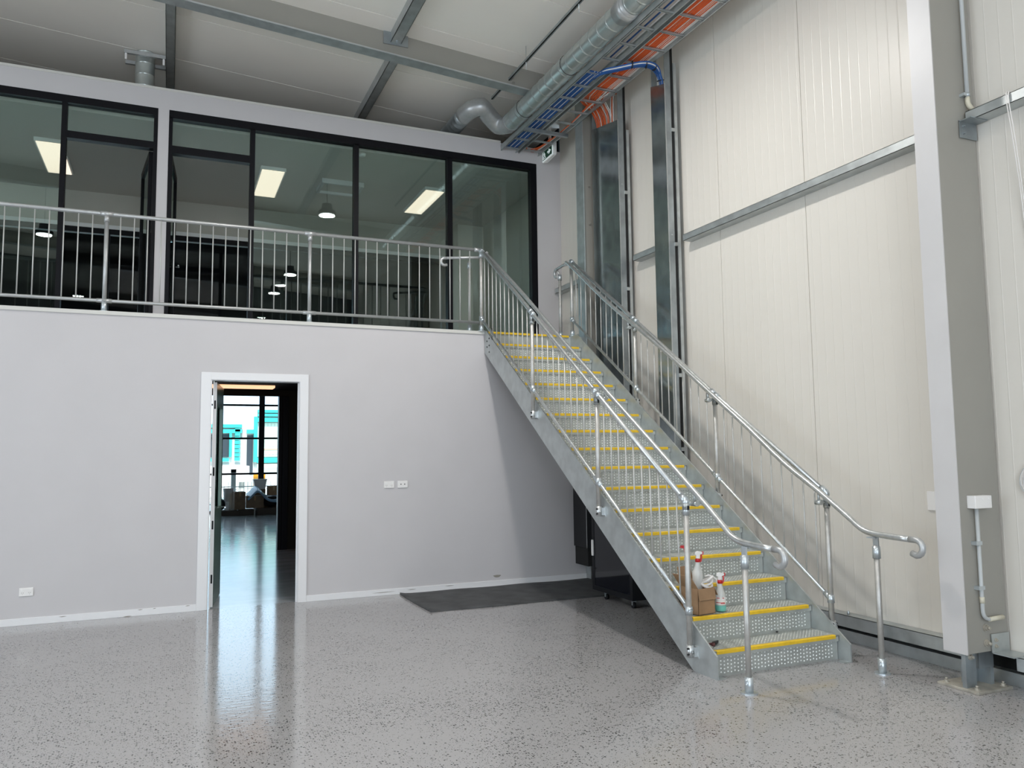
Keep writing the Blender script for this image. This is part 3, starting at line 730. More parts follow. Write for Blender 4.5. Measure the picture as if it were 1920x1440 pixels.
# extra drop cables over the riser top
for i in range(3):
    y = -.62 + .03 * i
    cable([(.36, y - .10, 6.05), (.355, y - .03, 6.06), (.35, y, 5.98), (.35, y, 5.3)], .006, 'white_cable' if i != 1 else 'orange_cable', 'thin cable dropping separately behind the top of the wide cover', 'separate thin drop cables')
# coil of slack orange cable near the exit sign
cable([(-.12, .75, ZT + .035), (-.13, .95, ZT + .03), (-.05, 1.08, ZT + .03), (.05, .98, ZT + .035), (.09, .8, ZT + .04), (.07, .6, ZT + .04)], .006, 'orange_cable', 'slack orange loop at the wall end of the right ladder, behind the exit sign', None, 'cable', 6)
# blue bundle on the left ladder
for i in range(12):
    x = -.405 + i * .0165
    wh = i in (5, 9)
    pts = [(x, y_, ZT + .04 + random.uniform(-.001, .002)) for y_ in [-.95 + .35 * j for j in range(7)]]
    pts = [(x * .6 - .13, -1.35, ZT + .02)] + pts
    cable(pts, .0080 if not wh else .006, 'white_cable' if wh else 'blue_cable', ('white' if wh else 'blue') + ' data cable lying in the left cable ladder up to the office wall', ('white' if wh else 'blue') + ' data cables in the left ladder')
# blue / white bundle looping over to the narrow riser
for i in range(9):
    o_ = (i - 4) * .009; wh = i in (1, 7)
    dz = -.012 * (i % 3)
    P = [(-.24 + o_ * .5, -1.15, ZT + .035), (-.28, -1.45 + o_, ZT - .015 + dz), (-.20, -1.60 + o_, ZT - .035 + dz), (-.02, -1.78 + o_, ZT - .03 + dz), (.10, -1.82 + o_, ZT - .03 + dz), (.20, -1.80 + o_, ZT - .05 + dz), (.285 + o_ * .2, -1.74 + o_, ZT - .11), (.335 + o_ * .3, -1.70 + o_ * 1.2, ZT - .20), (.345, -1.68 + o_, ZT - .5)]
    cable(P, .0095 if not wh else .008, 'white_cable' if wh else 'blue_cable', ('white' if wh else 'blue') + ' data cable looping under the right ladder into the narrow wall cover', ('white' if wh else 'blue') + ' looping data cables')
for i, (x, y, z) in enumerate(((-.08, -1.75, ZT - .04), (.06, -1.815, ZT - .045), (.17, -1.81, ZT - .05), (.31, -1.72, ZT - .14))):
    b = MB(); ax = Vector((.95, -.3, 0)) if i < 2 else (Vector((1, .1, 0)) if i == 2 else Vector((.3, .2, -1)))
    ax.normalize(); b.tube([Vector((x, y, z)) - ax * .004, Vector((x, y, z)) + ax * .004], .042, 14)
    tag(b.build('cable_tie', 'black_tie'), 'black tie around the blue cables looping to the narrow wall cover', 'cable tie', 'black cable ties on the blue loop')
# conduits laid in left ladder (nearer part)
for i, x in enumerate((-.36, -.30, -.25)):
    b = MB(); b.tube([(x, -4.9, ZT + .045), (x, -1.6, ZT + .045)], .009, 8)
    tag(b.build('cable', 'galv_tube' if i == 0 else ('blue_cable' if i == 1 else 'white_cable')), ['grey', 'dark blue', 'white'][i] + ' single line in the near part of the left ladder', 'cable')

# round spiral duct
D = thing('spiral_duct', (-.5, -1.5, 6.05), 'round spiral galvanised duct running along the ceiling beside the cable ladders', 'duct')
DX, DZ, DR = -.52, 6.06, .118
pts = []; rr = []
y = -5.0
while y < .60:
    for dy, dr in ((0, 0), (.145, 0), (.158, 0), (.163, .007), (.168, 0)): pts.append((DX, y + dy, DZ)); rr.append(DR + dr)
    y += .181
b = MB(); b.tube(pts, rr, 36); b.build('straight_duct', 'duct', D)
b = MB(); b.tube([(DX, -2.42, DZ), (DX, -2.30, DZ)], DR + .012, 36); b.tube([(DX, -2.47, DZ), (DX, -2.25, DZ)], DR + .006, 36); b.build('coupling', 'tube_grey', D)
el = smooth([(DX, .58, DZ), (DX, .72, DZ + .01), (DX - .08, .86, DZ + .04), (DX - .26, .80, DZ + .14), (DX - .38, .72, DZ + .19), (DX - .50, .80, DZ + .17), (DX - .55, .98, DZ + .14)], 4)
b = MB(); b.tube(el, [DR + (.006 if i % 4 == 0 else 0) for i in range(len(el))], 28); b.build('elbow', 'tube_grey', D)
pts = []; rr = []
for i in range(14):
    y = .96 + i * .1; pts += [(DX - .55, y, DZ + .14), (DX - .55, y + .08, DZ + .14), (DX - .55, y + .086, DZ + .14), (DX - .55, y + .092, DZ + .14)]; rr += [DR - .006, DR - .006, DR, DR - .006]
b = MB(); b.tube(pts, rr, 28); b.build('far_duct', 'galv_dark', D)
for y in (.15, -1.1):
    b = MB(); b.tube([(DX + (DR + .004) * math.cos(a), y, DZ + (DR + .004) * math.sin(a)) for a in [PI * 2 * i / 24 for i in range(25)]], .003, 5); b.build('hanger_strap', 'dark_hole', D)

# hung strut channel + threaded rods
Hc = thing('strut_channel', (-.32, -.5, 6.36), 'dark slotted strut hung on rods beside the round duct', 'bracket')
ZS = 6.30
b = MB(); b.box(-.83, -.80, -3.0, .55, ZS, ZS + .035); b.build('channel', 'galv_dark', Hc)
b = MB(); b.box(-.832, -.815, -3.0, .55, ZS - .001, ZS + .002); b.build('slot', 'void', Hc)
for y in (-.55, -1.9):
    b = MB(); b.tube([(-.815, y, ZS - .10), (-.815, y, zc(-.8))], .004, 6); b.tube([(-.815, y, ZS - .012), (-.815, y, ZS)], .010, 6); b.build('threaded_rod', 'galv_tube', Hc)

# vent duct on the office roof at left
V = thing('vent_duct', (-5.07, 2.0, 6.0), 'short upright round vent duct rising from the office roof under the ceiling', 'duct')
pts = [];rr = []
z = 5.75
while z < 6.68: pts += [(-5.08, 2.0, z), (-5.08, 2.0, z + .13), (-5.08, 2.0, z + .14), (-5.08, 2.0, z + .145)]; rr += [.115, .115, .115, .119]; z += .15
b = MB(); b.tube(pts, rr, 28); b.build('duct_pipe', 'duct', V)
for y in (1.86, 2.16):
    b = MB(); b.box(-5.32, -4.83, y - .02, y + .02, 6.70, 6.745); b.build('hanger_strut', 'tube_grey', V)
for x in (-5.30, -4.86):
    b = MB(); b.box(x - .012, x + .012, 1.85, 1.87, 6.62, 6.70); b.build('strut_end', 'white_plastic', V)

# exit sign
E_ = thing('exit_sign', (.24, 1.0, 5.75), 'green running-man exit sign with arrow hanging by the cable ladders', 'exit sign')
b = MB(); b.prism([(.80, 5.82), (.82, 5.79), (1.10, 5.765), (1.17, 5.78), (1.18, 5.95), (1.14, 5.985), (.86, 5.995), (.80, 5.97)], 'x', .222, .268); b.build('housing', 'white_plastic', E_, bevel=.006)
b = MB(); b.prism([(.83, 5.80), (1.16, 5.785), (1.16, 5.955), (.83, 5.965)], 'x', .212, .223); b.build('diffuser', 'exit_white', E_)
b = MB(); b.prism([(.845, 5.812), (1.145, 5.800), (1.145, 5.945), (.845, 5.953)], 'x', .2095, .2125); b.build('green_face', 'exit_green', E_)
X0, X1 = .2070, .2096
b = MB()                                  # door block with the running figure cut around it, then the arrow (reads left-to-right towards -y)
b.prism([(1.135, 5.812), (1.030, 5.815), (1.030, 5.822), (1.120, 5.822), (1.120, 5.925), (1.055, 5.928), (1.055, 5.936), (1.135, 5.936)], 'x', X0, X1)
b.prism([(1.092 + .008 * math.cos(a), 5.910 + .008 * math.sin(a)) for a in [2 * PI * i / 10 for i in range(10)]], 'x', X0, X1)
b.prism([(1.096, 5.898), (1.076, 5.897), (1.066, 5.868), (1.082, 5.862)], 'x', X0, X1)
b.prism([(1.080, 5.893), (1.052, 5.878), (1.055, 5.871), (1.078, 5.882)], 'x', X0, X1)
b.prism([(1.096, 5.895), (1.112, 5.876), (1.107, 5.870), (1.090, 5.886)], 'x', X0, X1)
b.prism([(1.082, 5.865), (1.068, 5.868), (1.050, 5.845), (1.042, 5.828), (1.050, 5.826), (1.060, 5.840)], 'x', X0, X1)
b.prism([(1.082, 5.866), (1.070, 5.860), (1.088, 5.842), (1.108, 5.832), (1.110, 5.840), (1.094, 5.850)], 'x', X0, X1)
b.build('running_figure', 'exit_white', E_)
b = MB(); b.prism([(.985, 5.864), (.930, 5.866), (.953, 5.842), (.935, 5.842), (.870, 5.878), (.935, 5.914), (.953, 5.914), (.930, 5.890), (.985, 5.888)], 'x', X0, X1); b.build('arrow', 'exit_white', E_)
b = MB(); b.box(.235, .26, .95, 1.0, 5.98, 6.4); b.build('hanger', 'white_plastic', E_)

# ================================================================== LAMPS
HB = [(-2.10, -3.03), (-7.04, -6.32), (-5.38, -6.77), (-2.05, -8.22), (-2.14, -10.65), (-7.0, -11.3), (-8.9, -2.6), (-11.2, -6.5)]
wheres = ['above the stairs foot', 'left of the middle bay', 'centre of the middle bay', 'right side behind the viewer', 'right rear', 'left rear', 'left side above the doorway', 'far left']
for i, (x, y) in enumerate(HB):
    H = thing('high_bay_lamp', (x, y, 6.0), 'round white high bay lamp hanging ' + wheres[i], 'lamp', 'high bay lamps')
    b = MB(); b.lathe((x, y, 6.0), [(.15, .002), (.165, .03), (.15, .07), (.10, .10), (.09, .2), (.0001, .2)], 24); b.build('housing', 'black_frame', H)
    b = MB(); b.tube([(x, y, 6.18), (x, y, zc(x))], .006, 6); b.build('hanging_cable', 'black_frame', H)
    b = MB(); b.tube([(x, y, 6.0), (x, y, 5.996)], .14, 24, flat=True); b.build('lens', 'lamp_cool', H)
    a = area('high_bay_light', (x, y, 5.985), (x, y, 0), .28, .28, 255 if i == 0 else 75, (1.0, .968, .935), 'DISK')
for i, (xa, xb) in enumerate(((-6.327, -6.04), (-3.565, -3.26), (-1.165, -.88))):
    L = thing('ceiling_panel_lamp', ((xa + xb) / 2, 3.0, 5.64), 'warm rectangular office ceiling lamp, ' + ['leftmost of the three', 'middle one of the three', 'rightmost of the three'][i], 'lamp', 'office ceiling lamps')
    b = MB(); b.box(xa - .02, xb + .02, 2.38, 3.62, 5.60, 5.648); b.build('lamp_frame', 'white_plastic', L)
    b = MB(); b.box(xa, xb, 2.40, 3.60, 5.593, 5.5995); b.build('diffuser', 'lamp_warm', L)
o = MB().lathe((-2.367, 1.45, 5.615), [(.03, 0), (.05, .01), (.055, .035)], 20).build('smoke_detector', 'white_plastic'); tag(o, 'small round white detector on the office ceiling behind the glazing', 'detector')
AC = thing('ceiling_cassette', (-2.4, 2.8, 5.6), 'grey ceiling vent frame on the office ceiling behind the glazing', 'vent')
b = MB(); b.box(-2.70, -2.08, 2.58, 2.62, 5.58, 5.65); b.box(-2.70, -2.66, 2.62, 3.1, 5.58, 5.65); b.box(-2.12, -2.08, 2.62, 3.1, 5.58, 5.65); b.box(-2.66, -2.12, 3.06, 3.1, 5.58, 5.65); b.build('vent_frame', 'ac_grey', AC)
b = MB(); b.box(-2.66, -2.12, 2.62, 3.06, 5.62, 5.65); b.build('grille', 'ceiling_office', AC)
o = MB().box(-5.1, -3.14, 4.16, 4.50, 2.665, 2.6995).build('linear_lamp', 'lamp_hall'); tag(o, 'long warm linear lamp on the black ceiling seen through the doorway', 'lamp')

# ================================================================== RIGHT COLUMN ELECTRICS
o = thing('junction_box', (.26, -5.29, 1.2), 'white plastic junction box on the face of the grey column', 'junction box')
b = MB(); b.box(.185, .345, -5.325, -5.262, 1.178, 1.262); b.build('box_body', 'white_plastic', o, bevel=.004)
b = MB(); b.tube([(.255, -5.325, 1.24), (.255, -5.329, 1.24)], .007, 8, flat=True); b.build('screw', 'label_white', o); b = MB(); b.tube([(.315, -5.325, 1.24), (.315, -5.329, 1.24)], .007, 8, flat=True); b.build('screw', 'label_white', o)
o = thing('conduit', (.24, -5.29, .5), 'grey conduit pipe running down the column below the junction box', 'conduit')
b = MB(); b.tube(rnd([(.245, -5.285, 1.18), (.245, -5.285, .45), (.44, -5.285, .455)], .07, 6), .0125, 12); b.build('pipe', 'grey_pvc', o)
b = MB(); b.tube([(.300, -5.285, .4507), (.435, -5.285, .4549)], .0155, 12); b.build('coupling', 'beige_pvc', o); b = MB(); b.tube([(.245, -5.285, .56), (.245, -5.285, .60)], .0148, 12); b.build('coupling', 'beige_pvc', o)
for z in (.95, .66):
    b = MB(); b.box(.205, .262, -5.300, -5.262, z - .012, z + .012); b.build('saddle_clip', 'fitting', o)
o = thing('conduit', (.40, -5.29, 4.5), 'grey conduit pipe coming down the upper part of the column to the wall rail', 'conduit')
b = MB(); b.tube([(.405, -5.29, 6.3), (.405, -5.29, 4.03)], .014, 12); b.build('pipe', 'grey_pvc', o)
b = MB(); b.tube(rnd([(.405, -5.29, 4.03), (.405, -5.29, 3.98), (.45, -5.30, 3.935)], .03), .016, 12); b.build('end_coupling', 'beige_pvc', o)
b = MB(); b.tube([(.405, -5.29, 4.035), (.405, -5.29, 4.06)], .018, 12); b.box(.36, .405, -5.30, -5.262, 4.035, 4.055); b.build('saddle_clip', 'fitting', o)
o = MB().box(XR - .012, XR - .0012, -4.80, -4.70, 1.12, 1.26).build('blank_plate', 'white_plastic', bevel=.003); tag(o, 'white rectangular plate on the cream wall just left of the column', 'wall plate')
for i in range(2):
    x = GX - .015 + .004 * i; yy = -5.585 - .013 * i
    cable([(x + .03, yy, 3.93), (x - .003, yy, 3.932), (x - .006, yy, 3.85), (x + .04, yy + .005, 3.6), (XR - .012, yy + .02, 3.0), (XR - .012, yy + .015, 2.0), (XR - .014, yy - .01, 1.45)], .0035, 'white_cable', 'thin white cord hanging over the wall rail at the right picture edge', 'hanging white cords')
o = thing('wire_coil', (XR - .02, -5.55, 1.36), 'coil of thin grey wire hanging on the wall at the right picture edge', 'cable coil')
for i in range(7):
    b = MB(); r_ = .115 + .006 * (i % 3)
    b.tube([(XR - .022 + .006 * math.sin(3 * a + i), -5.56 + (r_ - .02 * math.cos(a)) * math.cos(a + i * .4) , 1.37 + r_ * 1.12 * math.sin(a + i * .4)) for a in [2 * PI * k / 28 for k in range(29)]], .003, 5)
    b.build('wire_turn', 'grey_pvc' if i % 2 else 'white_cable', o)

# ================================================================== SMALL WALL FITTINGS
def socket(x, z, label, w=.118, h=.078, kind='double'):
    s_ = thing('wall_socket', (x, 0, z), label, 'socket')
    b = MB(); b.box(x - w / 2, x + w / 2, -.010, 0, z - h / 2, z + h / 2); b.build('face_plate', 'white_plastic', s_, bevel=.003)
    b = MB()
    if kind == 'double':
        for dx in (-.03, .03):
            for sx_ in (-.007, .007): b.box(x + dx + sx_ - .0015, x + dx + sx_ + .0015, -.0105, -.0095, z - .012, z - .003)
            b.box(x + dx - .001, x + dx + .001, -.0105, -.0095, z - .024, z - .016)
        b.build('pin_slots', 'smudge', s_)
        b = MB()
        for dx in (-.038, .038): b.box(x + dx - .006, x + dx + .006, -.015, -.010, z + .014, z + .028)
        b.build('switch', 'label_white', s_)
    else:
        for dx in (-.022, .022): b.box(x + dx - .006, x + dx + .006, -.0108, -.0095, z - .004, z + .007)
        b.build('port', 'dark_hole', s_)
socket(-2.36, 1.236, 'white double power outlet on the wall right of the doorway, left of the data outlet')
socket(-2.20, 1.236, 'white data outlet with two dark ports right of the power outlet', kind='data')
socket(-5.90, .31, 'white double power outlet low on the wall at far left')
b = MB()
b.add([(-1.036 + .045 * math.cos(a) * (1 + .25 * math.sin(3 * a)), -.0015, .115 + .017 * math.sin(a) * (1 + .3 * math.cos(2 * a))) for a in [2 * PI * i / 16 for i in range(16)]] + [(-1.036 + .04 * math.cos(2 * PI * i / 16), 0, .115 + .015 * math.sin(2 * PI * i / 16)) for i in range(16)], [tuple(range(16))] + [(i, (i + 1) % 16, 16 + (i + 1) % 16, 16 + i) for i in range(16)])
tag(b.build('wall_patch', 'smudge'), 'small rough grey patch low on the wall above the skirting by the mat', 'stain')

# floor mat
b = MB(); vs = []; fs = []
nx, ny = 40, 14
for j in range(ny + 1):
    for i in range(nx + 1):
        x = -2.24 + 2.52 * i / nx; y = -1.185 + 1.14 * j / ny
        z = .010 + .004 * math.sin(7 * x) * math.sin(5 * y + 1) + (.012 * math.exp(-((x + 2.24) / .05) ** 2) if i < 3 else 0)
        vs.append((x + .01 * math.sin(3 * y), y + .006 * math.sin(5 * x), z))
fs = [(j * (nx + 1) + i, j * (nx + 1) + i + 1, (j + 1) * (nx + 1) + i + 1, (j + 1) * (nx + 1) + i) for j in range(ny) for i in range(nx)]
n0 = len(vs); vs += [(v[0], v[1], .0005) for v in vs]
ring = [i for i in range(nx + 1)] + [(j * (nx + 1) + nx) for j in range(1, ny + 1)] + [ny * (nx + 1) + i for i in range(nx - 1, -1, -1)] + [j * (nx + 1) for j in range(ny - 1, 0, -1)]
fs += [(ring[i], ring[(i + 1) % len(ring)], n0 + ring[(i + 1) % len(ring)], n0 + ring[i]) for i in range(len(ring))]
b.add(vs, fs, True); tag(b.build('floor_mat', 'mat_rubber'), 'dark grey rubber sheet lying on the floor against the lower wall', 'mat')

# ================================================================== SERVER RACK UNDER THE STAIRS
K = thing('rack_cabinet', (-.07, -1.55, 0), 'black rack cabinet on castors with glass door under the stairs', 'cabinet')
kx0, kx1, ky0, ky1 = -.38, .14, -1.98, -1.16
b = MB(); b.box(kx0 + .03, kx1, ky0, ky1, .085, 1.22); b.build('cabinet_body', 'black_plastic', K, bevel=.006)
b = MB(); t = .05
b.box(kx0, kx0 + .03, ky0, ky0 + t, .085, 1.22); b.box(kx0, kx0 + .03, ky1 - t, ky1, .085, 1.22); b.box(kx0, kx0 + .03, ky0 + t, ky1 - t, .085, .085 + t); b.box(kx0, kx0 + .03, ky0 + t, ky1 - t, 1.22 - t, 1.22)
do = b.build('door_frame', 'black_plastic', K)
b = MB(); b.box(kx0 + .004, kx0 + .012, ky0 + t, ky1 - t, .085 + t, 1.22 - t); b.build('door_glass', 'rack_glass', do)
b = MB(); b.prism([(ky1 - .040, .45), (ky1 - .012, .45), (ky1 - .008, .47), (ky1 - .008, .60), (ky1 - .012, .62), (ky1 - .040, .62), (ky1 - .044, .60), (ky1 - .044, .47)], 'x', kx0 - .012, kx0); b.build('door_handle', 'white_plastic', do)
for x, y in ((kx0 + .06, ky0 + .08), (kx0 + .06, ky1 - .20), (kx1 - .06, ky0 + .08), (kx1 - .06, ky1 - .12)):
    b = MB(); b.tube([(x - .014, y, .032), (x + .014, y, .032)], .032, 16); c_ = b.build('castor', 'black_plastic', K)
    b = MB(); b.box(x - .02, x + .02, y - .022, y + .022, .066, .085); b.box(x - .02, x - .016, y - .012, y + .012, .03, .07); b.box(x + .016, x + .02, y - .012, y + .012, .03, .07); b.build('castor_fork', 'galv_dark', c_)
K = thing('wall_unit', (.2, -.2, .2), 'dark grey wall-hung cabinet behind the black rack, partly hidden', 'cabinet')
b = MB(); b.box(.0, .36, -.36, -.015, .42, 1.3); b.build('unit_body', 'grey_panel', K, bevel=.004)
b = MB(); b.box(.02, .36, -.34, -.015, .20, .42); b.build('lower_box', 'void', K)
b = MB(); b.box(-.004, 0, -.362, -.352, .42, 1.3); b.build('door_seam', 'tube_grey', K)

# ================================================================== THINGS ON THE STEPS
zs = .36 + .002
Bx = thing('cardboard_box', (-.98, -3.86, zs), 'open brown cardboard box on the second step, full of cleaning gear', 'box')
RM = Matrix.Translation((-.975, -3.865, zs)) @ Matrix.Rotation(math.radians(8), 4, 'Z')
w_, d_, h_ = .085, .095, .19; tk = .004
b = MB(); b.box(-w_, w_, -d_, -d_ + tk, 0, h_, RM); b.box(-w_, w_, d_ - tk, d_, 0, h_ + .02, RM); b.box(-w_, -w_ + tk, -d_, d_, 0, h_, RM); b.box(w_ - tk, w_, -d_, d_, 0, h_, RM); b.box(-w_, w_, -d_, d_, 0, tk, RM)
b.build('box_walls', 'cardboard', Bx)
def flap(b, p, q, out, up):
    p, q = Vector(p), Vector(q); o_ = Vector(out); n_ = (q - p).cross(o_).normalized() * .003
    vs = [p, q, q + o_, p + o_, p + n_, q + n_, q + o_ + n_, p + o_ + n_]
    b.add([RM @ v for v in vs], [(0, 1, 2, 3), (4, 7, 6, 5), (0, 4, 5, 1), (1, 5, 6, 2), (2, 6, 7, 3), (3, 7, 4, 0)])
for (p, q, out) in (((-w_, -d_, h_), (-w_, d_, h_), (-.075, 0, .10)), ((w_, -d_, h_), (w_, d_, h_), (.035, .0, -.06)), ((-w_, d_, h_ + .02), (w_ * .6, d_, h_ + .02), (0, .03, .12)), ((-w_, -d_, h_), (w_, -d_, h_), (0, -.012, -.085))):
    b = MB(); flap(b, p, q, out, 0); b.build('flap', 'cardboard', Bx)
b = MB(); b.box(-w_ * .7, w_ * .8, -d_ - .0012, -d_, .10, .103, RM); b.build('tape_seam', 'wood_dark', Bx)

def spray(x, y, z, label, trig, tilt=0.0, dz=0, rot=0.0, liquid=True, scale=1.0):
    s_ = thing('spray_bottle', (x, y, z), label, 'spray bottle')
    m_ = Matrix.Translation((x, y, z)) @ Matrix.Rotation(rot, 4, 'Z') @ Matrix.Rotation(tilt, 4, 'Y') @ Matrix.Scale(scale, 4)
    lv = [(.036, 0), (.040, .006), (.040, .050), (.040, .085)]
    b = MB(); b.lathe((0, 0, 0), [(.034, 0), (.040, .008), (.040, .12), (.034, .138), (.022, .175), (.018, .20), (.016, .215)], 20, m_); b.build('bottle_body', 'bottle', s_)
    if liquid:
        b = MB(); b.lathe((0, 0, 0), [(.0385, .001), (.0408, .008), (.0408, .045)], 20, m_); b.build('liquid', 'teal_liquid', s_)
        b = MB(); vs = []
        for k_ in range(13):
            a = PI * (1.1 + .8 * k_ / 12)
            vs += [(.0412 * math.cos(a), .0412 * math.sin(a), .052), (.0412 * math.cos(a), .0412 * math.sin(a), .108)]
        b.add([m_ @ Vector(v) for v in vs], [(2 * i, 2 * i + 1, 2 * i + 3, 2 * i + 2) for i in range(12)], True); b.build('label', 'label_white', s_)
        b = MB()
        for z_, a0, a1 in ((.098, 1.25, 1.45), (.098, 1.6, 1.72), (.064, 1.2, 1.75), (.058, 1.5, 1.8)):
            vs = []
            for k_ in range(7):
                a = PI * (a0 + (a1 - a0) * k_ / 6); vs += [(.0416 * math.cos(a), .0416 * math.sin(a), z_), (.0416 * math.cos(a), .0416 * math.sin(a), z_ + .005)]
            b.add([m_ @ Vector(v) for v in vs], [(2 * i, 2 * i + 1, 2 * i + 3, 2 * i + 2) for i in range(6)], True)
        b.build('label_print', 'red_plastic', s_)
    b = MB(); b.lathe((0, 0, 0), [(.019, .205), (.019, .228), (.012, .232)], 14, m_); b.build('collar', 'red_plastic', s_)
    b = MB(); b.prism([(-.014, .232), (.014, .232), (.016, .262), (.034, .268), (.034, .280), (-.004, .288), (-.022, .280), (-.026, .262), (-.014, .255)], 'y', -.011, .011, m_); b.build('spray_head', 'white_plastic' if trig == 'white' else 'label_white', s_, bevel=.002)
    b = MB(); b.prism([(.020, .262), (.030, .262), (.034, .242), (.028, .212), (.020, .205), (.016, .210), (.024, .238)], 'y', -.007, .007, m_); b.box(.030, .042, -.008, .008, .262, .284, m_); b.build('trigger', 'red_plastic', s_)
    return s_
spray(-.79, -3.90, zs, 'spray bottle with teal liquid standing alone on the second step', 'red', rot=-.6)
spray(-.955, -3.84, zs + .165, 'white spray bottle sticking up out of the cardboard box', 'white', tilt=.04, rot=-.4, liquid=False)
o = thing('spray_trigger', (-1.03, -3.86, zs + .36), 'red spray trigger poking up at the back of the cardboard box', 'spray trigger')
m_ = Matrix.Translation((-1.055, -3.84, zs + .0)) @ Matrix.Rotation(2.6, 4, 'Z')
b = MB(); b.prism([(-.03, .50), (.035, .50), (.04, .482), (.012, .478), (.004, .40), (-.012, .40), (-.006, .475), (-.03, .486)], 'y', -.008, .008, m_); b.build('trigger_head', 'red_plastic', o, bevel=.002)
b = MB(); b.tube([m_ @ Vector((-.004, 0, .40)), m_ @ Vector((-.004, 0, .16))], .003, 6); b.lathe((-.004, 0, .385), [(.015, 0), (.015, .02)], 12, m_); b.build('dip_tube', 'white_plastic', o)
o = thing('hose_coil', (-.89, -3.86, zs + .2), 'white flexible hose coiled on top of the cardboard box', 'hose')
b = MB()
for i in range(3):
    c0 = Vector((-.90 + .004 * i, -3.885, zs + .205 + .017 * i)); b.tube([c0 + Vector((math.cos(a) * .042, math.sin(a) * .030, .022 * math.sin(a + i))) for a in [2 * PI * k_ / 20 for k_ in range(21)]], .0095, 10, caps=False)
b.build('coil', 'white_plastic', o)
b = MB(); b.tube(smooth([(-.90, -3.86, zs + .26), (-.86, -3.87, zs + .265), (-.815, -3.885, zs + .235), (-.792 - .01, -3.895, zs + .17)], 5), .007, 8); b.build('loose_end', 'white_plastic', o)
# pliers on first step
zz = .18 + .001
o = thing('pliers', (-1.03, -4.14, zz), 'pair of red-handled pliers lying at the left end of the first step', 'pliers')
m_ = Matrix.Translation((-1.045, -4.135, zz)) @ Matrix.Rotation(math.radians(28), 4, 'Z')
b = MB(); b.tube(smooth([m_ @ Vector(v) for v in ((-.055, .012, .012), (-.03, .018, .012), (-.005, .006, .012), (.01, .0, .012))], 3), .008, 8); b.tube(smooth([m_ @ Vector(v) for v in ((-.055, -.014, .012), (-.03, -.018, .012), (-.005, -.006, .012), (.01, .0, .012))], 3), .008, 8); b.build('handles', 'rust_red', o)
b = MB(); b.prism([(.0, -.014), (.03, -.014), (.075, -.005), (.075, .005), (.03, .014), (.0, .014)], 'z', .004, .022, m_); b.build('jaws', 'dark_hole', o, bevel=.002)
o = tag(MB().ball((-.36, -4.02, .187), .009, 8, 6, (1.2, 1, .7)).build('debris_lump', 'dark_hole'), 'tiny dark lump of dirt at the back of the first step', 'debris')
o = tag(MB().tube(smooth([(-1.187, -.28, 3.06), (-1.19, -.30, 3.03), (-1.195, -.30, 2.97), (-1.198, -.31, 2.92)], 4), .005, 6).build('cable_tie', 'black_tie'), 'black cable tie end dangling from the lower stair rail near the top', 'cable tie')

# ================================================================== FRONT ROOM, STREET
w = sroot('window_3', (-2.6, 15, 0), 'black-framed street window wall of the front room', 'window')
YF = 15.0
b = MB()
for xa, xb in ((-5.6, -5.45), (-2.285, -2.135), (-1.70, -1.45), (-8.9, -8.75)): b.box(xa, xb, YF, YF + .12, 0, 5.5)
for za, zb in ((5.4, 5.5), (4.25, 4.31), (3.02, 3.075), (2.065, 2.12), (1.055, 1.11), (0, .06)): b.box(-13.9, -1.45, YF + .01, YF + .10, za, zb)
b.build('window_frame', 'black_frame', w)
for xa, xb in ((-13.9, -8.9), (-8.75, -5.6), (-5.45, -2.285), (-2.135, -1.70)):
    for za, zb in ((.06, 1.055), (1.11, 2.065), (2.12, 3.02), (3.075, 4.25), (4.31, 5.4)): MB().box(xa, xb, YF + .05, YF + .058, za, zb).build('pane', 'glass_clear', w)
b = MB(); b.box(-1.45, 4, YF, YF + .15, 0, 5.5); b.box(-14, 4, YF, YF + .15, 5.5, 7.66); b.box(-14, 4, YF, YF + .15, 7.74, 8); struct(b.build('wall_front', 'black_room'))

tag(MB().box(-30, 30, 15.3, 60, -.1, -.02).build('street_paving', 'street'), 'bright paving outside the front windows', 'ground')
YB = 32.0
Bd = thing('street_building', (-1, YB, 0), 'pale building with turquoise framed windows across the street', 'building')
b = MB(); b.box(-9, -.9, YB + .02, YB + 6, 0, 3.2); b.box(-.9, 6, YB + .02, YB + 6, 0, 4.1); b.build('wall', 'facade', Bd)
b = MB(); b.box(-1.42, -.80, YB - .02, YB + .02, 0, 2.9); b.build('pillar', 'facade_grey', Bd)
b = MB(); b.box(-9, -1.40, YB - .25, YB + .02, 2.98, 3.14); b.box(-9, -1.40, YB - .22, YB + .02, 2.72, 2.90); b.box(-1.97, -1.86, YB - .2, YB + .02, 1.56, 2.72); b.box(-9, -1.97, YB - .2, YB + .02, 1.35, 1.50)
for i in range(8): b.box(-1.72, -1.48, YB - .22, YB + .02, 1.38 + .2 * i, 1.54 + .2 * i)
b.box(-1.17, -.80, YB - .2, YB + .02, 2.70, 2.88)
b.build('turquoise_frame', 'teal', Bd)
b = MB(); b.box(-.84, -.68, YB - .25, YB + .02, 1.3, 3.52)
for za, zb in ((3.72, 3.86), (3.54, 3.66), (3.27, 3.46), (1.26, 1.50)): b.box(-.68, 6, YB - .24, YB + .02, za, zb)
b.build('turquoise_frame', 'teal', Bd)
for i, (xa, xb, za, zb) in enumerate(((-9, -1.98, 1.56, 2.66), (-1.15, -.86, .70, 2.60), (-2.4, -1.45, .9, 1.25))):
    b = MB(); b.box(xa, xb, YB - .06, YB + .02, za, zb); b.build('window', 'facade_window' if i < 2 else 'facade_grey', Bd)
b = MB(); b.box(-.66, 6, YB - .05, YB + .02, 1.55, 3.22); wn = b.build('window', 'pale_green', Bd)
b = MB()
for i in range(9): b.box(-.5 + .16 * i, -.485 + .16 * i, YB - .07, YB - .05, 2.45, 3.2)
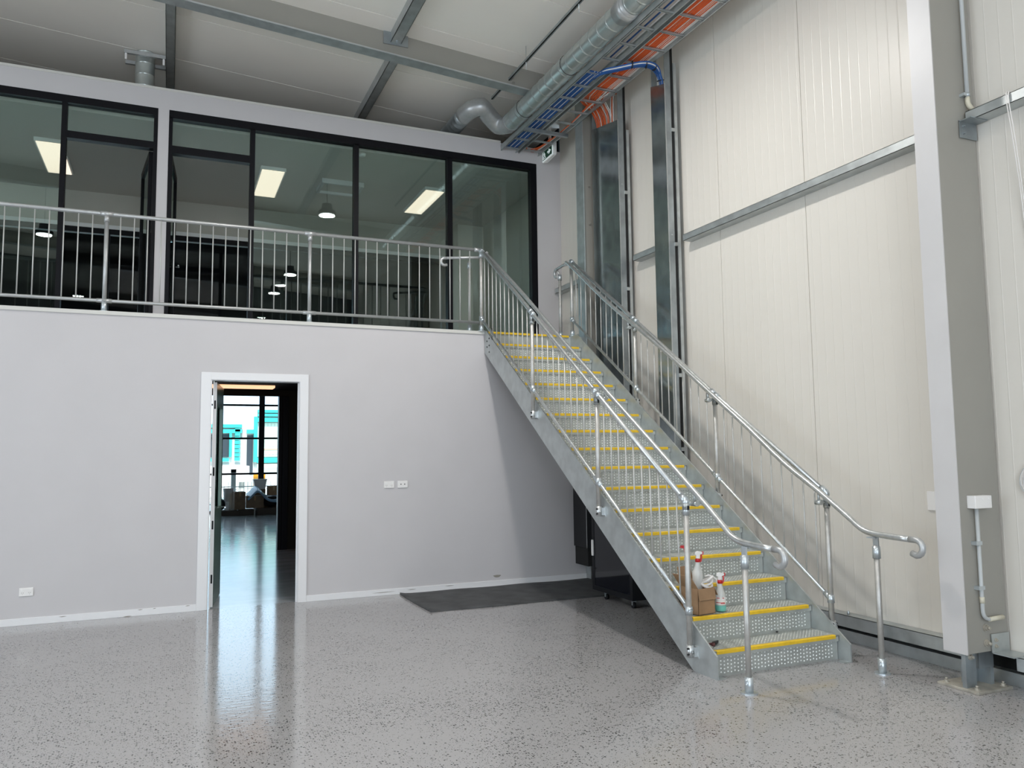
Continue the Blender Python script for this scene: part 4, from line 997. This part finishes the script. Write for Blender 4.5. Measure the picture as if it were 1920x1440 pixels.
for i in range(6): b.box(-.3 + .17 * i, -.2 + .17 * i, YB - .07, YB - .05, 1.65 + .0 * i, 1.78); b.box(-.28 + .17 * i, -.2 + .17 * i, YB - .07, YB - .05, 2.05, 2.15)
b.build('window_bars', 'facade_grey', wn)
b = MB(); b.box(-.6, 6, YB - .08, YB - .05, 1.88, 1.95); b.build('red_band', 'pale_red', wn)
b = MB(); b.box(-.68, 6, YB - .26, YB + .02, 1.02, 1.20); b.build('sill', 'pale_green', Bd)
o = thing('white_container', (-3.5, 23, 0), 'white box-shaped cabinet outside beyond the street window', 'container')
b = MB(); b.box(-6.5, -1.85, 22.6, 24, .62, 1.22); b.build('body', 'label_white', o, bevel=.02)
b = MB(); b.box(-6.2, -6.0, 22.8, 23, -.02, .62); b.box(-2.2, -2.0, 22.8, 23, -.02, .62); b.build('support', 'facade_grey', o)
o = tag(MB().box(-1.86, -1.45, 20.9, 21.0, -.02, .97).build('orange_board', 'orange_board'), 'orange barrier board standing outside the street window', 'board')
o = thing('street_post', (-2.88, 16.2, 0), 'grey square post outside the street window', 'post')
b = MB(); b.box(-2.945, -2.815, 16.1, 16.23, -.02, 1.10); b.build('shaft', 'facade_grey', o)
b = MB(); b.box(-2.955, -2.805, 16.09, 16.24, 1.10, 1.2); b.build('cap', 'black_frame', o)
Fn = thing('picket_fence', (-3, 18, 0), 'thin grey metal picket fence outside the street window', 'fence')
b = MB(); b.box(-9, 0, 18, 18.02, .60, .63); b.box(-9, 0, 18, 18.02, .06, .09); b.build('rail', 'facade_grey', Fn)
for i in range(38):
    x = -4.9 + .118 * i; b = MB(); b.box(x - .007, x + .007, 17.99, 18.0, -.02, .77); b.build('picket', 'facade_grey', Fn)

# clutter by the street window
def cbox(x0, x1, y0, y1, z0, z1, rot, m_, label, name='cardboard_box', cat='box'):
    cx, cy = (x0 + x1) / 2, (y0 + y1) / 2
    q = Matrix.Translation((cx, cy, z0)) @ Matrix.Rotation(math.radians(rot), 4, 'Z')
    o = thing(name, (cx, cy, z0), label, cat)
    w2, d2, h = (x1 - x0) / 2, (y1 - y0) / 2, z1 - z0
    b = MB(); b.box(-w2, w2, -d2, d2, 0, h, q); b.build('carton', m_, o, bevel=.004)
    b = MB(); b.box(-w2 * 1.0, w2 * 1.0, -.025, .025, h - .001, h + .003, q); b.box(-.025, .025, -d2 - .001, -d2, h - .12, h, q) if h > .2 else None
    b.build('tape_strip', 'tape' if m_ == 'cardboard' else 'cardboard', o)
    return o
cbox(-3.42, -2.92, 13.75, 14.3, .0, .13, 3, 'wood_dark', 'long dark flat carton on the front room floor, left of the pair', 'flat_carton')
cbox(-2.90, -2.50, 13.75, 14.3, .0, .14, -2, 'wood_dark', 'long dark flat carton on the front room floor, under the upright box', 'flat_carton')
cbox(-2.44, -1.86, 13.75, 14.3, .0, .17, 2, 'wood_dark', 'dark flat carton on the front room floor at right, beneath the bags', 'flat_carton')
cbox(-3.03, -2.74, 13.85, 14.25, .145, .62, 6, 'cardboard_dark', 'upright brown box in the front room below the white pail')
cbox(-2.70, -2.24, 13.80, 14.25, .175, .50, -4, 'cardboard_dark', 'wide brown box in the front room under the blue sheet')
cbox(-2.08, -1.80, 14.3, 14.6, .42, .74, 2, 'cardboard', 'brown box in the front room behind the right end of the blue sheet')
cbox(-2.15, -1.75, 14.25, 14.7, .0, .415, 0, 'cardboard_dark', 'dark lower box in the front room supporting another box')
o = thing('pail', (-3.12, 14.45, 0), 'white round pail in the front room next to the upright brown box', 'bucket')
b = MB(); b.lathe((-3.12, 14.45, .0), [(.105, 0), (.13, .42), (.15, .70), (.145, .70), (.10, .02)], 24); b.build('bucket', 'white_plastic', o)
b = MB(); b.tube([(-3.12 + .15 * math.cos(a), 14.45, .70 + .05 * math.sin(a)) for a in [PI * k_ / 12 for k_ in range(13)]], .006, 6); b.build('bail', 'galv_tube', o)
o = thing('storage_tub', (-2.29, 14.6, .0), 'pale translucent storage tub stacked above the blue sheet in the front room', 'tub')
b = MB(); b.prism([(-2.42, .66), (-2.15, .66), (-2.11, .90), (-2.46, .90)], 'y', 14.45, 14.75); b.build('tub_body', 'white_cable', o, bevel=.01)
b = MB(); b.box(-2.47, -2.10, 14.44, 14.76, .90, .935); b.build('lid', 'tube_grey', o)
b = MB(); b.box(-2.44, -2.14, 14.46, 14.74, .0, .655); b.build('stand_box', 'cardboard_dark', o)
# blue sheet draped over the boxes
b = MB(); vs = []; nx, ny = 16, 6
for j in range(ny + 1):
    for i in range(nx + 1):
        t = i / nx; x = -2.68 + .86 * t; y = 13.70 + .6 * j / ny
        top = .53 + .24 * math.exp(-((t - .30) / .20) ** 2) - .05 * t
        z = top - .14 * (1 - j / ny) ** 2 + .008 * math.sin(9 * x + 3 * y)
        vs.append((x, y, z))
for v in list(vs): vs.append((v[0], v[1], v[2] - .02))
n1 = (nx + 1) * (ny + 1); fs = []
for j in range(ny):
    for i in range(nx):
        a = j * (nx + 1) + i; fs += [(a, a + 1, a + nx + 2, a + nx + 1), (n1 + a, n1 + a + nx + 1, n1 + a + nx + 2, n1 + a + 1)]
ring = [i for i in range(nx + 1)] + [(j * (nx + 1) + nx) for j in range(1, ny + 1)] + [ny * (nx + 1) + i for i in range(nx - 1, -1, -1)] + [j * (nx + 1) for j in range(ny - 1, 0, -1)]
fs += [(ring[i], ring[(i + 1) % len(ring)], n1 + ring[(i + 1) % len(ring)], n1 + ring[i]) for i in range(len(ring))]
b.add(vs, fs, True); tag(b.build('plastic_sheet', 'blue_sheet'), 'blue-grey plastic sheet draped over the boxes in the front room', 'sheet')
b = MB(); b.ball((-2.05, 13.98, .335), .17, 16, 10, (1.35, 1, .95)); tag(b.build('rubbish_bag', 'black_bag'), 'black rubbish bag under the right part of the blue sheet', 'bag')
b = MB(); b.ball((-3.36, 14.05, .29), .15, 16, 10, (1, 1, 1.05)); tag(b.build('rubbish_bag', 'black_bag'), 'black rubbish bag on the left flat carton beside the white roll', 'bag')
b = MB(); b.lathe((-3.19, 13.9, .13), [(.05, 0), (.052, .01), (.052, .22), (.05, .23)], 16); tag(b.build('paper_roll', 'label_white'), 'white upright roll standing on the left flat carton', 'roll')
